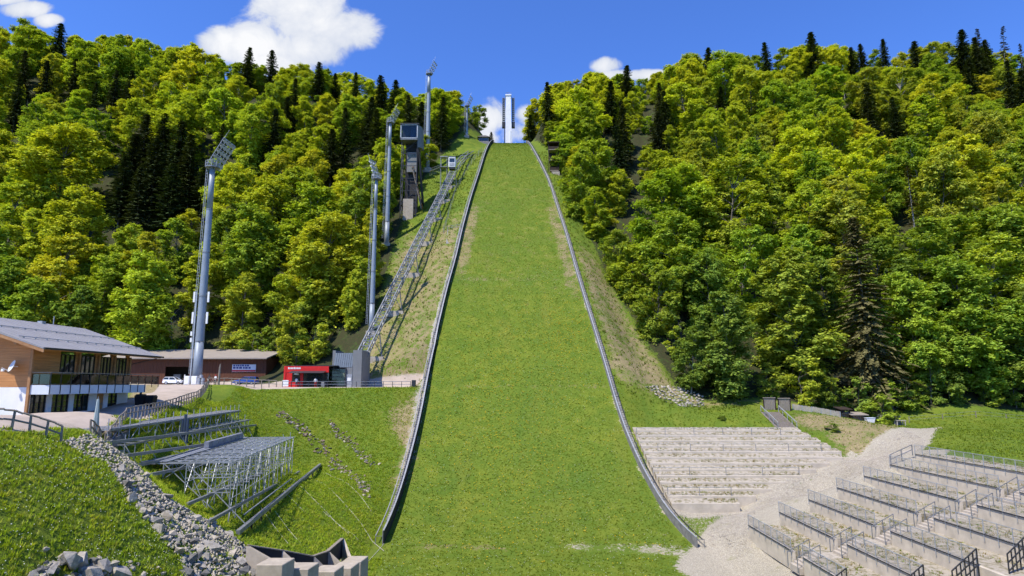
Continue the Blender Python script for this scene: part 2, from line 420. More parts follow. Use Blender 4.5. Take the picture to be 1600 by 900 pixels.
def _tps(P):
    S = 40.0; A = P[:, :2] / S; n = len(A)
    K = _phi(((A[:, None] - A[None]) ** 2).sum(-1)); K[np.diag_indices(n)] += 2e-4
    Q = np.c_[np.ones(n), A]; T = np.zeros((n + 3, n + 3)); T[:n, :n] = K; T[:n, n:] = Q; T[n:, :n] = Q.T
    w = np.linalg.solve(T, np.r_[P[:, 2], 0, 0, 0])
    def ev(x, y):
        x = np.clip(np.ravel(x), -330, 330) / S; y = np.clip(np.ravel(y), -30, 410) / S; out = np.empty(len(x))
        for i in range(0, len(x), 20000):
            B = np.c_[x[i:i + 20000], y[i:i + 20000]]
            out[i:i + 20000] = _phi(((B[:, None] - A[None]) ** 2).sum(-1)) @ w[:n] + w[n] + B @ w[n + 1:]
        return out
    return ev
_base = _tps(CP)
def _lump(x, y):
    return (np.sin(x * .31 + 1.3 * np.sin(y * .17)) * np.sin(y * .27 + .7) * .5 + np.sin(x * .83 + y * .41 + 2.) * np.sin(y * .77 - x * .23) * .25 + np.sin(1.9 * x + .6 * y) * np.sin(1.7 * y - .9 * x) * .1)
def gz(x, y):
    shp = np.shape(x); x = np.ravel(np.asarray(x, float)); y = np.ravel(np.asarray(y, float))
    b = _base(x, y)
    b = b + _lump(x, y) * np.interp(y, [20, 40, 115, 150, 300], [.1, .22, .22, .8, 1.4])
    p = prof(y) + _lump(x * .6, y * .6) * .10
    out = np.maximum(xl(y) - x, x - xr(y))
    wid = np.interp(y, [60, 76, 100, 130, 260], [3, 3.5, 5, 10, 14])
    w = smooth01(out, .6, wid)
    w = np.where(y > 66, w, w + (1 - w) * smooth01(y, 66, 50))
    z = p * (1 - w) + b * w
    # flat pads
    for (cx, cy, rx, ry, pz, soft) in PADS:
        d = np.maximum(np.abs(x - cx) - rx, np.abs(y - cy) - ry)
        k = 1 - smooth01(d, 0, soft); z = z * (1 - k) + pz * k
    z = z - 1.6 * np.exp(-(((x + 22.6) / 1.9) ** 2 + ((y - 35.6) / 1.3) ** 2))
    return z.reshape(shp) if shp else float(z[0])
PADS = [(-30.5, 118, 12, 4.5, -.55, 4), (-63, 118, 13, 7, -.1, 6)]
def W(px, py, d):
    a, b = ray(px, py); return Vector((a * d, d, b * d))
_HY = np.arange(24, 335, .5)
def hit(px, py, y0=24):
    """where the sight line of a pixel meets the ground"""
    a, b = ray(px, py); ys = _HY[_HY >= y0]
    g = gz(a * ys, ys) - b * ys
    i = np.argmax(g > 0)
    if g[i] <= 0: return None
    if i == 0: y = ys[0]
    else: y = ys[i - 1] + .5 * (-g[i - 1]) / (g[i] - g[i - 1])
    return Vector((a * y, y, b * y))
def pix(p):
    x, y, z = p; c, s = math.cos(PITCH), math.sin(PITCH)
    k = y * c + z * s
    return 800 + FPX * x / k, 450 - FPX * (z * c - y * s) / k
def poly_mask(pts, X, Y, soft):
    P = np.array([(p[0], p[1]) for p in pts]); n = len(P)
    out = np.zeros(X.shape); bb = (X > P[:, 0].min() - soft) & (X < P[:, 0].max() + soft) & (Y > P[:, 1].min() - soft) & (Y < P[:, 1].max() + soft)
    x, y = X[bb], Y[bb]; ins = np.zeros(len(x), bool); dm = np.full(len(x), 1e9)
    for i in range(n):
        (ax, ay), (bx, by) = P[i], P[(i + 1) % n]
        c = ((ay > y) != (by > y)) & (x < (bx - ax) * (y - ay) / (by - ay + 1e-12) + ax); ins ^= c
        t = np.clip(((x - ax) * (bx - ax) + (y - ay) * (by - ay)) / ((bx - ax) ** 2 + (by - ay) ** 2 + 1e-9), 0, 1)
        dm = np.minimum(dm, np.hypot(x - ax - t * (bx - ax), y - ay - t * (by - ay)))
    sd = np.where(ins, dm, -dm)
    out[bb] = smooth01(sd, -soft, soft); return out
def ppoly(pts, X, Y, soft=1.0):
    P = [hit(*p) for p in pts]; return poly_mask([p for p in P if p is not None], X, Y, soft)
def line_mask(pts, X, Y, w, soft):
    out = np.zeros(X.shape)
    for (a, b) in zip(pts, pts[1:]):
        ax, ay, bx, by = a[0], a[1], b[0], b[1]
        t = np.clip(((X - ax) * (bx - ax) + (Y - ay) * (by - ay)) / ((bx - ax) ** 2 + (by - ay) ** 2 + 1e-9), 0, 1)
        d = np.hypot(X - ax - t * (bx - ax), Y - ay - t * (by - ay)); out = np.maximum(out, 1 - smooth01(d, w - soft, w + soft))
    return out

def _lines(a, b, c, d, fine, grow, lim0, lim1):
    v = list(np.arange(b, c, fine)); s = fine; x = v[-1]
    while x < lim1: s *= grow; x += s; v.append(x)
    s = fine; x = v[0]; pre = []
    while x > lim0: s *= grow; x -= s; pre.append(x)
    return np.array(pre[::-1] + v)
GX = _lines(0, -62, 62, 0, .85, 1.07, -4200, 4200)
GYa = _lines(0, 26, 128, 0, .8, 1.25, -2500, 130)
_y = GYa[GYa <= 128.5]; _t = [float(_y[-1])]; _st = .8
while _t[-1] < 6500:
    if _t[-1] > 135: _st = 1.7
    if _t[-1] > 270: _st = min(_st if len(_t) < 2 else (_t[-1] - _t[-2]) * 1.12, 900)
    _t.append(_t[-1] + _st)
GY = np.r_[_y, _t[1:]]
XX, YY = np.meshgrid(GX, GY)
ZZ = gz(XX, YY)
# beyond the ridges the land falls away gently
ZZ = ZZ - .10 * np.maximum(np.hypot(np.maximum(np.abs(XX) - 330, 0), np.maximum(YY - 410, 0)), 0) * (YY > 100)

TERR = {}
dry = np.zeros(XX.shape); gra = np.zeros(XX.shape); forest = np.zeros(XX.shape); pav = np.zeros(XX.shape)
gra = np.maximum(gra, ppoly([(1040, 803), (1085, 792), (1130, 799), (1250, 757), (1338, 716), (1410, 668), (1470, 667), (1452, 692), (1430, 706)], XX, YY, 1.5))
gra = np.maximum(gra, poly_mask([(21, 76), (27, 83.5), (44, 92), (52, 99), (57, 84), (52, 78), (54, 40), (22, 40), (20, 62), (17, 70)], XX, YY, 1.5))
gra = np.maximum(gra, poly_mask([(20, 84.5), (29.5, 84.5), (51.5, 96), (46, 104), (20, 104)], XX, YY, .8))
gra = np.maximum(gra, .52 * ppoly([(860, 848), (900, 846), (1080, 850), (1130, 862), (1140, 885), (1040, 868), (900, 862)], XX, YY, .8) * .8)
_e = XX - xr(YY); gra = np.maximum(gra, (smooth01(_e, -.3, .2) * (1 - smooth01(_e, .6, 1.6)) * (YY > 74) * (YY < 235)) * .62)
_e2 = xl(YY) - XX; gra = np.maximum(gra, smooth01(_e2, -.2, .2) * (1 - smooth01(_e2, np.interp(YY, [80, 110, 200], [.5, 1.2, .4]), np.interp(YY, [80, 110, 200], [1.2, 2.8, 1.1]))) * (YY > 84) * (YY < 200) * .62)
dry = np.maximum(dry, .52 * (1 - smooth01(np.abs(_e2 + 1.5), .9, 3.2)) * smooth01(YY, 135, 155) * (1 - smooth01(YY, 175, 190)))
dry = np.maximum(dry, .52 * (1 - smooth01(np.abs(_e + 1.5), .7, 2.8)) * smooth01(YY, 128, 148) * (1 - smooth01(YY, 175, 190)))
strip_l = (_e2 > 0) & (XX > -44) & (YY > 113) & (YY < 225)
dry = np.maximum(dry, np.where(strip_l, .50 * smooth01(_e2, 0, 2) * (1 - smooth01(YY, 165, 190)), 0))
strip_r = (_e > 0) & (XX < 42) & (YY > 112) & (YY < 215)
dry = np.maximum(dry, np.where(strip_r, .52 * smooth01(_e, 0, 3) * smooth01(YY, 111, 118) * (1 - smooth01(YY, 150, 175)), 0))
dry = np.maximum(dry, .75 * ppoly([(600, 640), (652, 612), (654, 690), (632, 765), (612, 772), (628, 700)], XX, YY, 2.6))
dry = np.maximum(dry, .62 * ppoly([(1240, 645), (1420, 655), (1400, 690), (1340, 720), (1290, 680), (1230, 660)], XX, YY, 2.0))
dry = np.maximum(dry, .5 * ppoly([(640, 848), (800, 852), (800, 860), (650, 858)], XX, YY, .8))
dry = np.maximum(dry, .85 * ppoly([(205, 610), (262, 600), (290, 612), (225, 645), (195, 640)], XX, YY, 1.0))
dry = np.maximum(dry, .6 * poly_mask([(17, 118), (42, 117), (52, 115), (60, 122), (34, 135), (20, 126)], XX, YY, 2.5))
path_px = [(235, 650), (262, 632), (290, 610), (310, 598)]
pav = np.maximum(pav, poly_mask([(-33.2, 40), (-31.8, 44), (-34.6, 52), (-39.5, 65), (-43.6, 80), (-47.2, 95), (-51.8, 107.5), (-53, 111), (-15.5 - 3, 113.6), (-17, 124), (-40, 126), (-49, 131), (-120, 136), (-120, 118), (-62, 112), (-54.5, 96), (-50.5, 84), (-50.5, 62), (-120, 62), (-120, 40)], XX, YY, .7))
FE_L = ([120, 138, 170, 200, 215, 240, 260, 420], [-33, -31, -32, -32, -28, -21, -12, -12])
FE_R = ([115, 122, 156, 190, 225, 250, 420], [38, 31, 23, 17, 14, 9, 9])
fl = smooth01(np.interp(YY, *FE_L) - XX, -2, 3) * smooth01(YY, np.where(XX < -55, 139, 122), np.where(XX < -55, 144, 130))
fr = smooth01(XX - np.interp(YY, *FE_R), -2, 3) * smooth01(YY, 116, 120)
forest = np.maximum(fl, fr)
for m_ in (dry, pav): m_ *= (1 - forest * .9)
gra *= (1 - forest)
on_ramp = (XX > xl(YY)) & (XX < xr(YY)) & (YY > 68) & (YY < 262)
dry = np.maximum(dry, np.where(on_ramp, .06 + .16 * smooth01(YY, 125, 150) * (1 - smooth01(YY, 190, 215)) + .05 * np.sin(YY * .9) * np.sin(XX * .13) + .30 * np.exp(-((YY - 113.8) / .45) ** 2) + .14 * np.exp(-((YY - 146) / .4) ** 2), 0))
rip = np.zeros(XX.shape)

def terrain_material():
    m = bpy.data.materials.new('terrain'); m.use_nodes = True
    N, L = m.node_tree.nodes, m.node_tree.links; b = N['Principled BSDF']
    b.inputs['Roughness'].default_value = .95; b.inputs['Specular IOR Level'].default_value = .12
    tc_ = N.new('ShaderNodeTexCoord')
    def noise(s, det=6, ro=.6, st=None):
        n = N.new('ShaderNodeTexNoise'); n.inputs['Scale'].default_value = s; n.inputs['Detail'].default_value = det; n.inputs['Roughness'].default_value = ro
        if st:
            mp = N.new('ShaderNodeMapping'); mp.inputs['Scale'].default_value = st; L.new(tc_.outputs['Object'], mp.inputs[0]); L.new(mp.outputs[0], n.inputs['Vector'])
        else: L.new(tc_.outputs['Object'], n.inputs['Vector'])
        return n.outputs['Fac']
    def rng(v, a, bb, c=0, d=1):
        n = N.new('ShaderNodeMapRange'); n.interpolation_type = 'SMOOTHSTEP'; L.new(v, n.inputs[0])
        for i, q in enumerate((a, bb, c, d)): n.inputs[i + 1].default_value = q
        return n.outputs[0]
    def mixc(f, a, c):
        n = N.new('ShaderNodeMix'); n.data_type = 'RGBA'
        if isinstance(f, float): n.inputs[0].default_value = f
        else: L.new(f, n.inputs[0])
        for i, q in ((6, a), (7, c)):
            if isinstance(q, tuple): n.inputs[i].default_value = (*q, 1)
            else: L.new(q, n.inputs[i])
        return n.outputs[2]
    def mth(op, a, c):
        n = N.new('ShaderNodeMath'); n.operation = op
        for i, q in enumerate((a, c)):
            if isinstance(q, (int, float)): n.inputs[i].default_value = q
            else: L.new(q, n.inputs[i])
        return n.outputs[0]
    def att(nm):
        n = N.new('ShaderNodeAttribute'); n.attribute_name = nm; return n.outputs['Fac']
    big, mid, fine, vfine = noise(.07, 4), noise(.45, 6, .65), noise(2.6, 6, .7), noise(9, 4, .7)
    grass = mixc(rng(mid, .35, .68), (.095, .150, .016), (.158, .196, .022))
    grass = mixc(rng(big, .42, .62), grass, mixc(rng(fine, .35, .65), (.080, .140, .016), (.135, .180, .021)))
    streak = noise(.22, 5, .6, (1, .35, .35))
    grass = mixc(rng(streak, .52, .72, 0, .45), grass, (.175, .19, .030))
    grass = mixc(rng(noise(.12, 4, .55, (1.3, .6, .6)), .54, .70, 0, .35), grass, (.060, .125, .018))
    grass = mixc(rng(vfine, .50, .72, 0, .5), grass, (.050, .085, .010))
    grass = mixc(rng(fine, .62, .76, 0, .7), grass, (.20, .19, .045))
    dryc = mixc(rng(fine, .35, .65), (.34, .27, .15), (.18, .15, .075))
    vor = N.new('ShaderNodeTexVoronoi'); vor.inputs['Scale'].default_value = 3.2; L.new(tc_.outputs['Object'], vor.inputs['Vector'])
    vor2 = N.new('ShaderNodeTexVoronoi'); vor2.inputs['Scale'].default_value = 9.0; L.new(tc_.outputs['Object'], vor2.inputs['Vector'])
    grc = mixc(rng(vfine, .35, .7), (.50, .455, .36), (.31, .28, .215))
    grc = mixc(rng(vor2.outputs['Distance'], .35, .6, 0, .55), grc, (.20, .18, .15))
    grc = mixc(rng(mid, .60, .70, 0, .7), grc, mixc(rng(vfine, .4, .6), (.13, .15, .03), (.36, .32, .24)))
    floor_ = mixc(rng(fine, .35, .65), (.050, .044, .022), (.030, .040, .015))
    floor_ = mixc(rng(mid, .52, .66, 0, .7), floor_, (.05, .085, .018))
    pavc = mixc(rng(mid, .35, .7), (.43, .36, .30), (.35, .295, .245))
    pavc = mixc(rng(vfine, .55, .75, 0, .4), pavc, (.25, .22, .19))
    brk = mth('MULTIPLY', mth('SUBTRACT', fine, .5), 1.6)
    brk2 = mth('ADD', brk, mth('MULTIPLY', mth('SUBTRACT', mid, .5), 1.1))
    col = mixc(rng(mth('ADD', att('dry'), brk2), .32, .62), grass, dryc)
    col = mixc(rng(mth('ADD', att('gravel'), mth('MULTIPLY', brk2, .8)), .36, .56), col, grc)
    col = mixc(rng(mth('ADD', att('paved'), mth('MULTIPLY', brk, .25)), .4, .6), col, pavc)
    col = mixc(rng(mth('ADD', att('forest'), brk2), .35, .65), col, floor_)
    L.new(col, b.inputs['Base Color'])
    bp = N.new('ShaderNodeBump'); bp.inputs['Strength'].default_value = .9; bp.inputs['Distance'].default_value = .22
    h = mth('ADD', mth('MULTIPLY', fine, .6), mth('MULTIPLY', vfine, .35))
    h = mth('MULTIPLY', h, mth('SUBTRACT', 1.0, mth('MULTIPLY', att('paved'), .93)))
    L.new(h, bp.inputs['Height']); L.new(bp.outputs[0], b.inputs['Normal'])
    return m
M['terrain'] = terrain_material()

def zone_grid():
    cx = .25 * (XX[:-1, :-1] + XX[1:, :-1] + XX[:-1, 1:] + XX[1:, 1:]); cy = .25 * (YY[:-1, :-1] + YY[1:, :-1] + YY[:-1, 1:] + YY[1:, 1:])
    def fm(a): return .25 * (a[:-1, :-1] + a[1:, :-1] + a[:-1, 1:] + a[1:, 1:])
    z = np.zeros(cx.shape, int)                                    # 0 ground
    z[(cx > 15) & (cy < 122)] = 1                                  # right bank
    z[(cx < -14) & (cy < 126) & (cy > 20)] = 2                     # left bank
    z[(cx < -15) & (cy >= 113) & (cx > -44) & (cy < 240)] = 3      # strip under the lift
    z[(cx > 14) & (cy >= 112) & (cx < 42) & (cy < 240)] = 4
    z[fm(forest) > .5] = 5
    z[fm(gra) * (cx > 14) * (cy < 105) > .5] = 6
    z[fm(pav) > .5] = 7
    z[(cx > xl(cy)) & (cx < xr(cy)) & (cy > 68) & (cy < 262)] = 8
    z[(cy <= 68) & (cy > 26) & (cx > -15.5) & (cx < 21) & (z != 6)] = 9
    z[(np.abs(cx) > 330) | (cy > 400)] = 0
    return z
ZG = zone_grid()
ZNAMES = ['ground', 'grass_bank_right', 'grass_bank_left', 'lift_slope', 'side_slope', 'forest_floor', 'gravel_ground', 'forecourt', 'landing_slope', 'outrun']
ZLAB = ['open ground running out to the horizon', 'grass bank around the concrete steps on the right', 'grass bank under the steel stands on the left', 'patchy dry slope below the inclined lift track', 'dry grass strip right of the landing slope',
        'shaded forest floor under the trees', 'pale gravel around the terraces on the right', 'pale paved forecourt and drive beside the lodge', 'long green landing slope between the side boards', 'mown grass outrun at the foot of the slope']
nx = len(GX)
_gy, _gx = np.gradient(ZZ, GY, GX); _nn = np.stack([-_gx, -_gy, np.ones_like(ZZ)], -1); _nn /= np.linalg.norm(_nn, axis=-1, keepdims=True); _nn = _nn.reshape(-1, 3)
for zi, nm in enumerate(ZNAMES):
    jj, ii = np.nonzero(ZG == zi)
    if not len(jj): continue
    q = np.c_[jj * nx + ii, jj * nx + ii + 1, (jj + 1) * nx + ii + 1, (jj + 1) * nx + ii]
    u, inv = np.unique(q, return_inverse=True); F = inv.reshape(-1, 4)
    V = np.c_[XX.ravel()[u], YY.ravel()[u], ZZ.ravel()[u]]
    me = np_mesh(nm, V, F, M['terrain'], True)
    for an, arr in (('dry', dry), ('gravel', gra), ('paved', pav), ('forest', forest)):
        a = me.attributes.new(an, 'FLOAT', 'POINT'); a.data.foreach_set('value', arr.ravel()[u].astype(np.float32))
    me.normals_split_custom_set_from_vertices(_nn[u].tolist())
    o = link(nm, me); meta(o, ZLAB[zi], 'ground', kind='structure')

# ------------------------------------------------------------------ tree prototypes
def quads_from(C, A, B):
    """rhombic leaves: centre C, half axes A and B"""
    n = len(C); V = np.empty((n, 4, 3)); V[:, 0] = C - A; V[:, 1] = C - B * .9 - A * .1; V[:, 2] = C + A; V[:, 3] = C + B * .9 - A * .1
    return V.reshape(-1, 3), np.arange(4 * n).reshape(n, 4)
def unit(v): return v / (np.linalg.norm(v, axis=-1, keepdims=True) + 1e-9)
def leaf_axes(rng, n, out, up_bias, size):
    """leaf axes lying in a plane whose normal points mostly up and a little outward"""
    nrm = unit(np.array([0, 0, 1.0]) * up_bias + out * .45 + rng.normal(0, .42, (n, 3)))
    a = unit(np.cross(nrm, rng.normal(0, 1, (n, 3)))); b = np.cross(nrm, a)
    s = size[:, None]; return a * s, b * s * .62
def broadleaf(seed, H=25.0, Rad=8.0, cbase=.14, nclus=17, nspray=56, nleaf=26, lsize=.24, full=.42, airy=0.0):
    """an uneven crown: limb clusters, each a mass of narrow leafy sprays, with dark gaps between them"""
    rng = np.random.default_rng(seed)
    Cs, As, Bs = [], [], []
    limbs = []
    lean = rng.normal(0, .05, 2)
    for c_ in range(nclus):
        t = (c_ + rng.uniform(.1, .9)) / nclus; az = c_ * 2.39996 + rng.normal(0, .5)
        env = math.sqrt(max(0, 1 - ((t - full) / (1.04 - full)) ** 2)) if t > full else .60 + .40 * (t / full)
        rc = Rad * rng.uniform(.36, .58) * (1 - .35 * t)
        rr = max(0, Rad * env * rng.uniform(.62, 1.12) - rc * .75)
        z = H * (cbase + (1 - cbase) * t) - rc * .35
        oc = np.array([math.cos(az), math.sin(az), 0.0]); cc = oc * rr + np.array([lean[0] * z, lean[1] * z, z])
        limbs.append((cc, rr, z))
        sq = rng.uniform(.62, .95)
        ns = int(nspray * rng.uniform(.75, 1.25) * (rc / (Rad * .36)) ** 1.4)
        for i in range(ns):
            v = unit(rng.normal(0, 1, 3) + oc * .55 + np.array([0, 0, .45])); rad_ = rc * rng.uniform(.0, 1.0) ** .4
            c = cc + v * rad_ * np.array([1, 1, sq])
            o = unit(np.array([v[0], v[1], 0]) + oc * .8 + rng.normal(0, .25, 3) * np.array([1, 1, 0]))
            up = rng.normal(.22 * t + .05, .28); d = unit(o + np.array([0, 0, up])); side = np.array([-o[1], o[0], 0.0])
            L = rc * rng.uniform(.35, .80) + .5; wd = L * rng.uniform(.18, .36)
            n = max(5, int(nleaf * rng.uniform(.55, 1.4) * (1 - airy * rng.uniform(0, 1))))
            s = rng.uniform(-.5, .5, n); w = rng.uniform(-1, 1, n) * (1 - np.abs(s * 1.7) ** 2 * .8)
            P = c + d * (s * L)[:, None] + side * (w * wd)[:, None]
            P[:, 2] += -.30 * L * (s + .1) ** 2 - .12 * wd * w ** 2 + rng.normal(0, .06 * L + .04, n)
            sz = lsize * rng.uniform(.6, 1.4, n)
            nrm = unit(np.array([0, 0, 1.05]) + v * .50 + rng.normal(0, .34, (n, 3)))
            a = unit(np.cross(nrm, rng.normal(0, 1, (n, 3)))); b = np.cross(nrm, a)
            Cs.append(P); As.append(a * sz[:, None]); Bs.append(b * sz[:, None] * .66)
    V, F = quads_from(np.concatenate(Cs), np.concatenate(As), np.concatenate(Bs))
    crown = np_mesh('crown', V, F, LEAF)
    mb = MB(); pts = [Vector((0, 0, -1.2))]; x = y = 0.0
    for k in range(1, 7):
        x += rng.normal(0, .18) + lean[0] * H / 7; y += rng.normal(0, .18) + lean[1] * H / 7; pts.append(Vector((x, y, H * .82 * k / 6)))
    r0 = H * .0135
    for k, (p, q) in enumerate(zip(pts, pts[1:])): mb.tube(p, q, r0 * (1 - k / 6.6), r0 * (1 - (k + 1) / 6.6), 7, False)
    for cc, rr, z in limbs:
        zz = max(H * .12, z - rr * rng.uniform(.5, .9)); kf = min(zz / (H * .82) * 6, 5.0); k = int(kf)
        p = pts[k].lerp(pts[k + 1], kf - k)
        mid = p.lerp(Vector(cc), .5) + Vector((0, 0, .3)); mb.tube(p, mid, r0 * .34, r0 * .24, 5, False); mb.tube(mid, Vector(cc), r0 * .24, r0 * .10, 5, False)
        for q in range(3):
            e = Vector(cc) + Vector(rng.normal(0, 1.3, 3)) + Vector((0, 0, .8)); mb.tube(Vector(cc), e, r0 * .10, r0 * .04, 3, False)
    return crown, mb
def conifer(seed, H=28.0, Rad=4.0, cbase=.06, gap=.62, droop=.35, sparse=0.0, lsize=.30):
    rng = np.random.default_rng(seed); Cs, As, Bs = [], [], []
    mb = MB(); r0 = H * .0115
    mb.tube((0, 0, -1.2), (0, 0, H * .5), r0, r0 * .55, 7, False); mb.tube((0, 0, H * .5), (0, 0, H), r0 * .55, .02, 6, False)
    z = H * cbase; az0 = 0
    while z < H * .985:
        t = (z / H - cbase) / (1 - cbase); nb = int(rng.integers(6, 9)); az0 += 1.1
        for k in range(nb):
            if rng.uniform() < sparse: continue
            az = az0 + 6.283 * k / nb + rng.normal(0, .25)
            l = (Rad * (1 - t) ** .72 * rng.uniform(.62, 1.18)) + .25
            o = np.array([math.cos(az), math.sin(az), 0]); sd = np.array([-o[1], o[0], 0])
            ns = max(3, int(l / .40)); s = (np.arange(ns) + rng.uniform(.2, .8, ns)) / ns
            up = np.interp(t, [0, .6, 1], [-.10, .12, .75])
            bz = z + s * l * up - droop * l * s ** 1.6 * (1 - t * .8) + .22 * l * np.maximum(s - .75, 0)
            for sgn in (-1, 0, 1):
                wd = sgn * (.16 + .20 * l * (1 - s)) * rng.uniform(.5, 1.1, ns)
                P = o * (s * l)[:, None] + sd * wd[:, None]; P[:, 2] += bz - .12 * np.abs(wd) - rng.uniform(0, .25, ns) * (1 - t)
                sz = lsize * rng.uniform(.7, 1.3, ns) * (1.15 if sgn else 1.0)
                ax = unit(o * 1.0 + sd * (.75 * sgn) + np.array([0, 0, -.28 - .35 * (1 - t) * rng.uniform(0, 1)]) + rng.normal(0, .18, (ns, 3)))
                nr = unit(np.array([0, 0, 1.0]) + o * .35 + rng.normal(0, .3, (ns, 3))); b = unit(np.cross(ax, nr))
                Cs.append(P); As.append(ax * sz[:, None] * 1.35); Bs.append(b * sz[:, None] * .55)
            if k % 3 == 0 and l > 1.0: mb.tube((0, 0, z), tuple(o * l * .8 + np.array([0, 0, z + .8 * l * up - droop * l * .7 * (1 - t * .8)])), .05, .015, 3, False)
        z += gap * rng.uniform(.8, 1.2) * (1.0 if t < .8 else .7)
    V, F = quads_from(np.concatenate(Cs), np.concatenate(As), np.concatenate(Bs))
    return np_mesh('crown', V, F, NEEDLE), mb
def mbmesh(mb, name, m):
    me = bpy.data.meshes.new(name); me.from_pydata(mb.v, [], mb.f); me.materials.append(m); me.polygons.foreach_set('use_smooth', [True] * len(me.polygons)); return me
PROTO = {}
for i, (H, Rd, cb, nc, ns, tp, ai) in enumerate([(25, 8.2, .07, 23, 64, .36, 0), (27, 7.6, .12, 23, 62, .48, .1), (23, 8.6, .05, 22, 66, .42, 0), (26, 7.0, .08, 24, 58, .42, .1), (24, 7.9, .04, 24, 62, .28, 0), (28, 6.8, .40, 16, 60, .45, .25), (22, 7.2, .05, 21, 60, .36, .1), (27, 6.8, .05, 25, 56, .32, .1)]):
    c, mb = broadleaf(100 + i, H, Rd, cb, nc, ns, 28, .27, tp, ai); PROTO['beech%d' % i] = (H, c, mbmesh(mb, 'trunk', M['bark_pale'] if i in (1, 5) else M['bark']))
for i, (H, Rd, cb, ns) in enumerate([(9, 3.4, .06, 130), (7, 3.0, .03, 120), (11, 3.2, .08, 140)]):
    c, mb = broadleaf(140 + i, H, Rd, cb, 9, ns // 4, 22, .18, .35, .1); PROTO['young%d' % i] = (H, c, mbmesh(mb, 'trunk', M['bark']))
for i, (H, Rd, cb, sp) in enumerate([(28, 6.4, .08, 0), (30, 5.6, .12, .08), (24, 6.2, .06, 0), (26, 5.0, .18, .12)]):
    c, mb = conifer(200 + i, H, Rd, cb, .60, .36, sp); PROTO['spruce%d' % i] = (H, c, mbmesh(mb, 'trunk', M['bark']))
c, mb = conifer(230, 38, 8.4, .05, .80, .62, .26, .36); PROTO['old_spruce'] = (38, c, mbmesh(mb, 'trunk', M['bark']))
c, mb = conifer(231, 27, 3.0, .10, .85, .3, .55, .26); PROTO['bare_spruce'] = (27, c, mbmesh(mb, 'trunk', M['bark_pale']))
c, mb = broadleaf(160, 15, 3.6, .12, 10, 10, 10, .16, .5, .3); PROTO['bare_tree'] = (15, c, mbmesh(mb, 'trunk', M['bark_pale']))
BLEAF = {'yellow-green': (.305, .338, .034), 'lime green': (.262, .316, .034), 'fresh green': (.202, .266, .033), 'mid green': (.138, .192, .033), 'olive green': (.245, .278, .040), 'golden green': (.328, .345, .038)}
TREES = []
def add_tree(kind, x, y, h, tone, col, wide=1.0, zone=None, tilt=True, sink=.3, spec=None):
    H, cm, tm = PROTO[kind]; z = gz(x, y) - sink; s = h / H
    nm = 'spruce_tree' if 'spruce' in kind else ('young_tree' if kind.startswith('young') else ('bare_tree' if kind == 'bare_tree' else 'beech_tree'))
    r = bpy.data.objects.new(nm, None); COL.objects.link(r); r.empty_display_size = .5
    r.location = (x, y, z); r.rotation_euler = (random.gauss(0, .03) if tilt else 0, random.gauss(0, .03) if tilt else 0, random.uniform(0, 6.28)); r.scale = (s * wide, s * wide, s)
    c = bpy.data.objects.new('crown', cm); c.color = (*col, 1); t = bpy.data.objects.new('trunk', tm)
    for o in (c, t): COL.objects.link(o); o.parent = r
    TREES.append(dict(o=r, x=x, y=y, z=z, h=h, kind=nm, tone=tone, px=pix((x, y, z + h * .6)), top=pix((x, y, z + h)), spec=spec, rad=(7.6 if nm == 'beech_tree' else 4.6) * s * wide))
    return r
def solve_top(px, py, h, y0=118, y1=330):
    """point on the slope whose tree of height h tops out at this pixel"""
    a, b = ray(px, py); ys = np.arange(y0, y1, 1.0); g = b * ys - gz(a * ys, ys) - h
    i = int(np.argmin(np.abs(g))) if not np.any(g <= 0) else int(np.argmax(g <= 0))
    return a * ys[i], ys[i]
def vary(col, s=.10):
    k = random.uniform(1 - s, 1 + s); return tuple(c * k * random.uniform(1 - s * .5, 1 + s * .5) for c in col)
SPC = (.060, .082, .030); SPD = (.046, .068, .026); SPO = (.052, .055, .020)
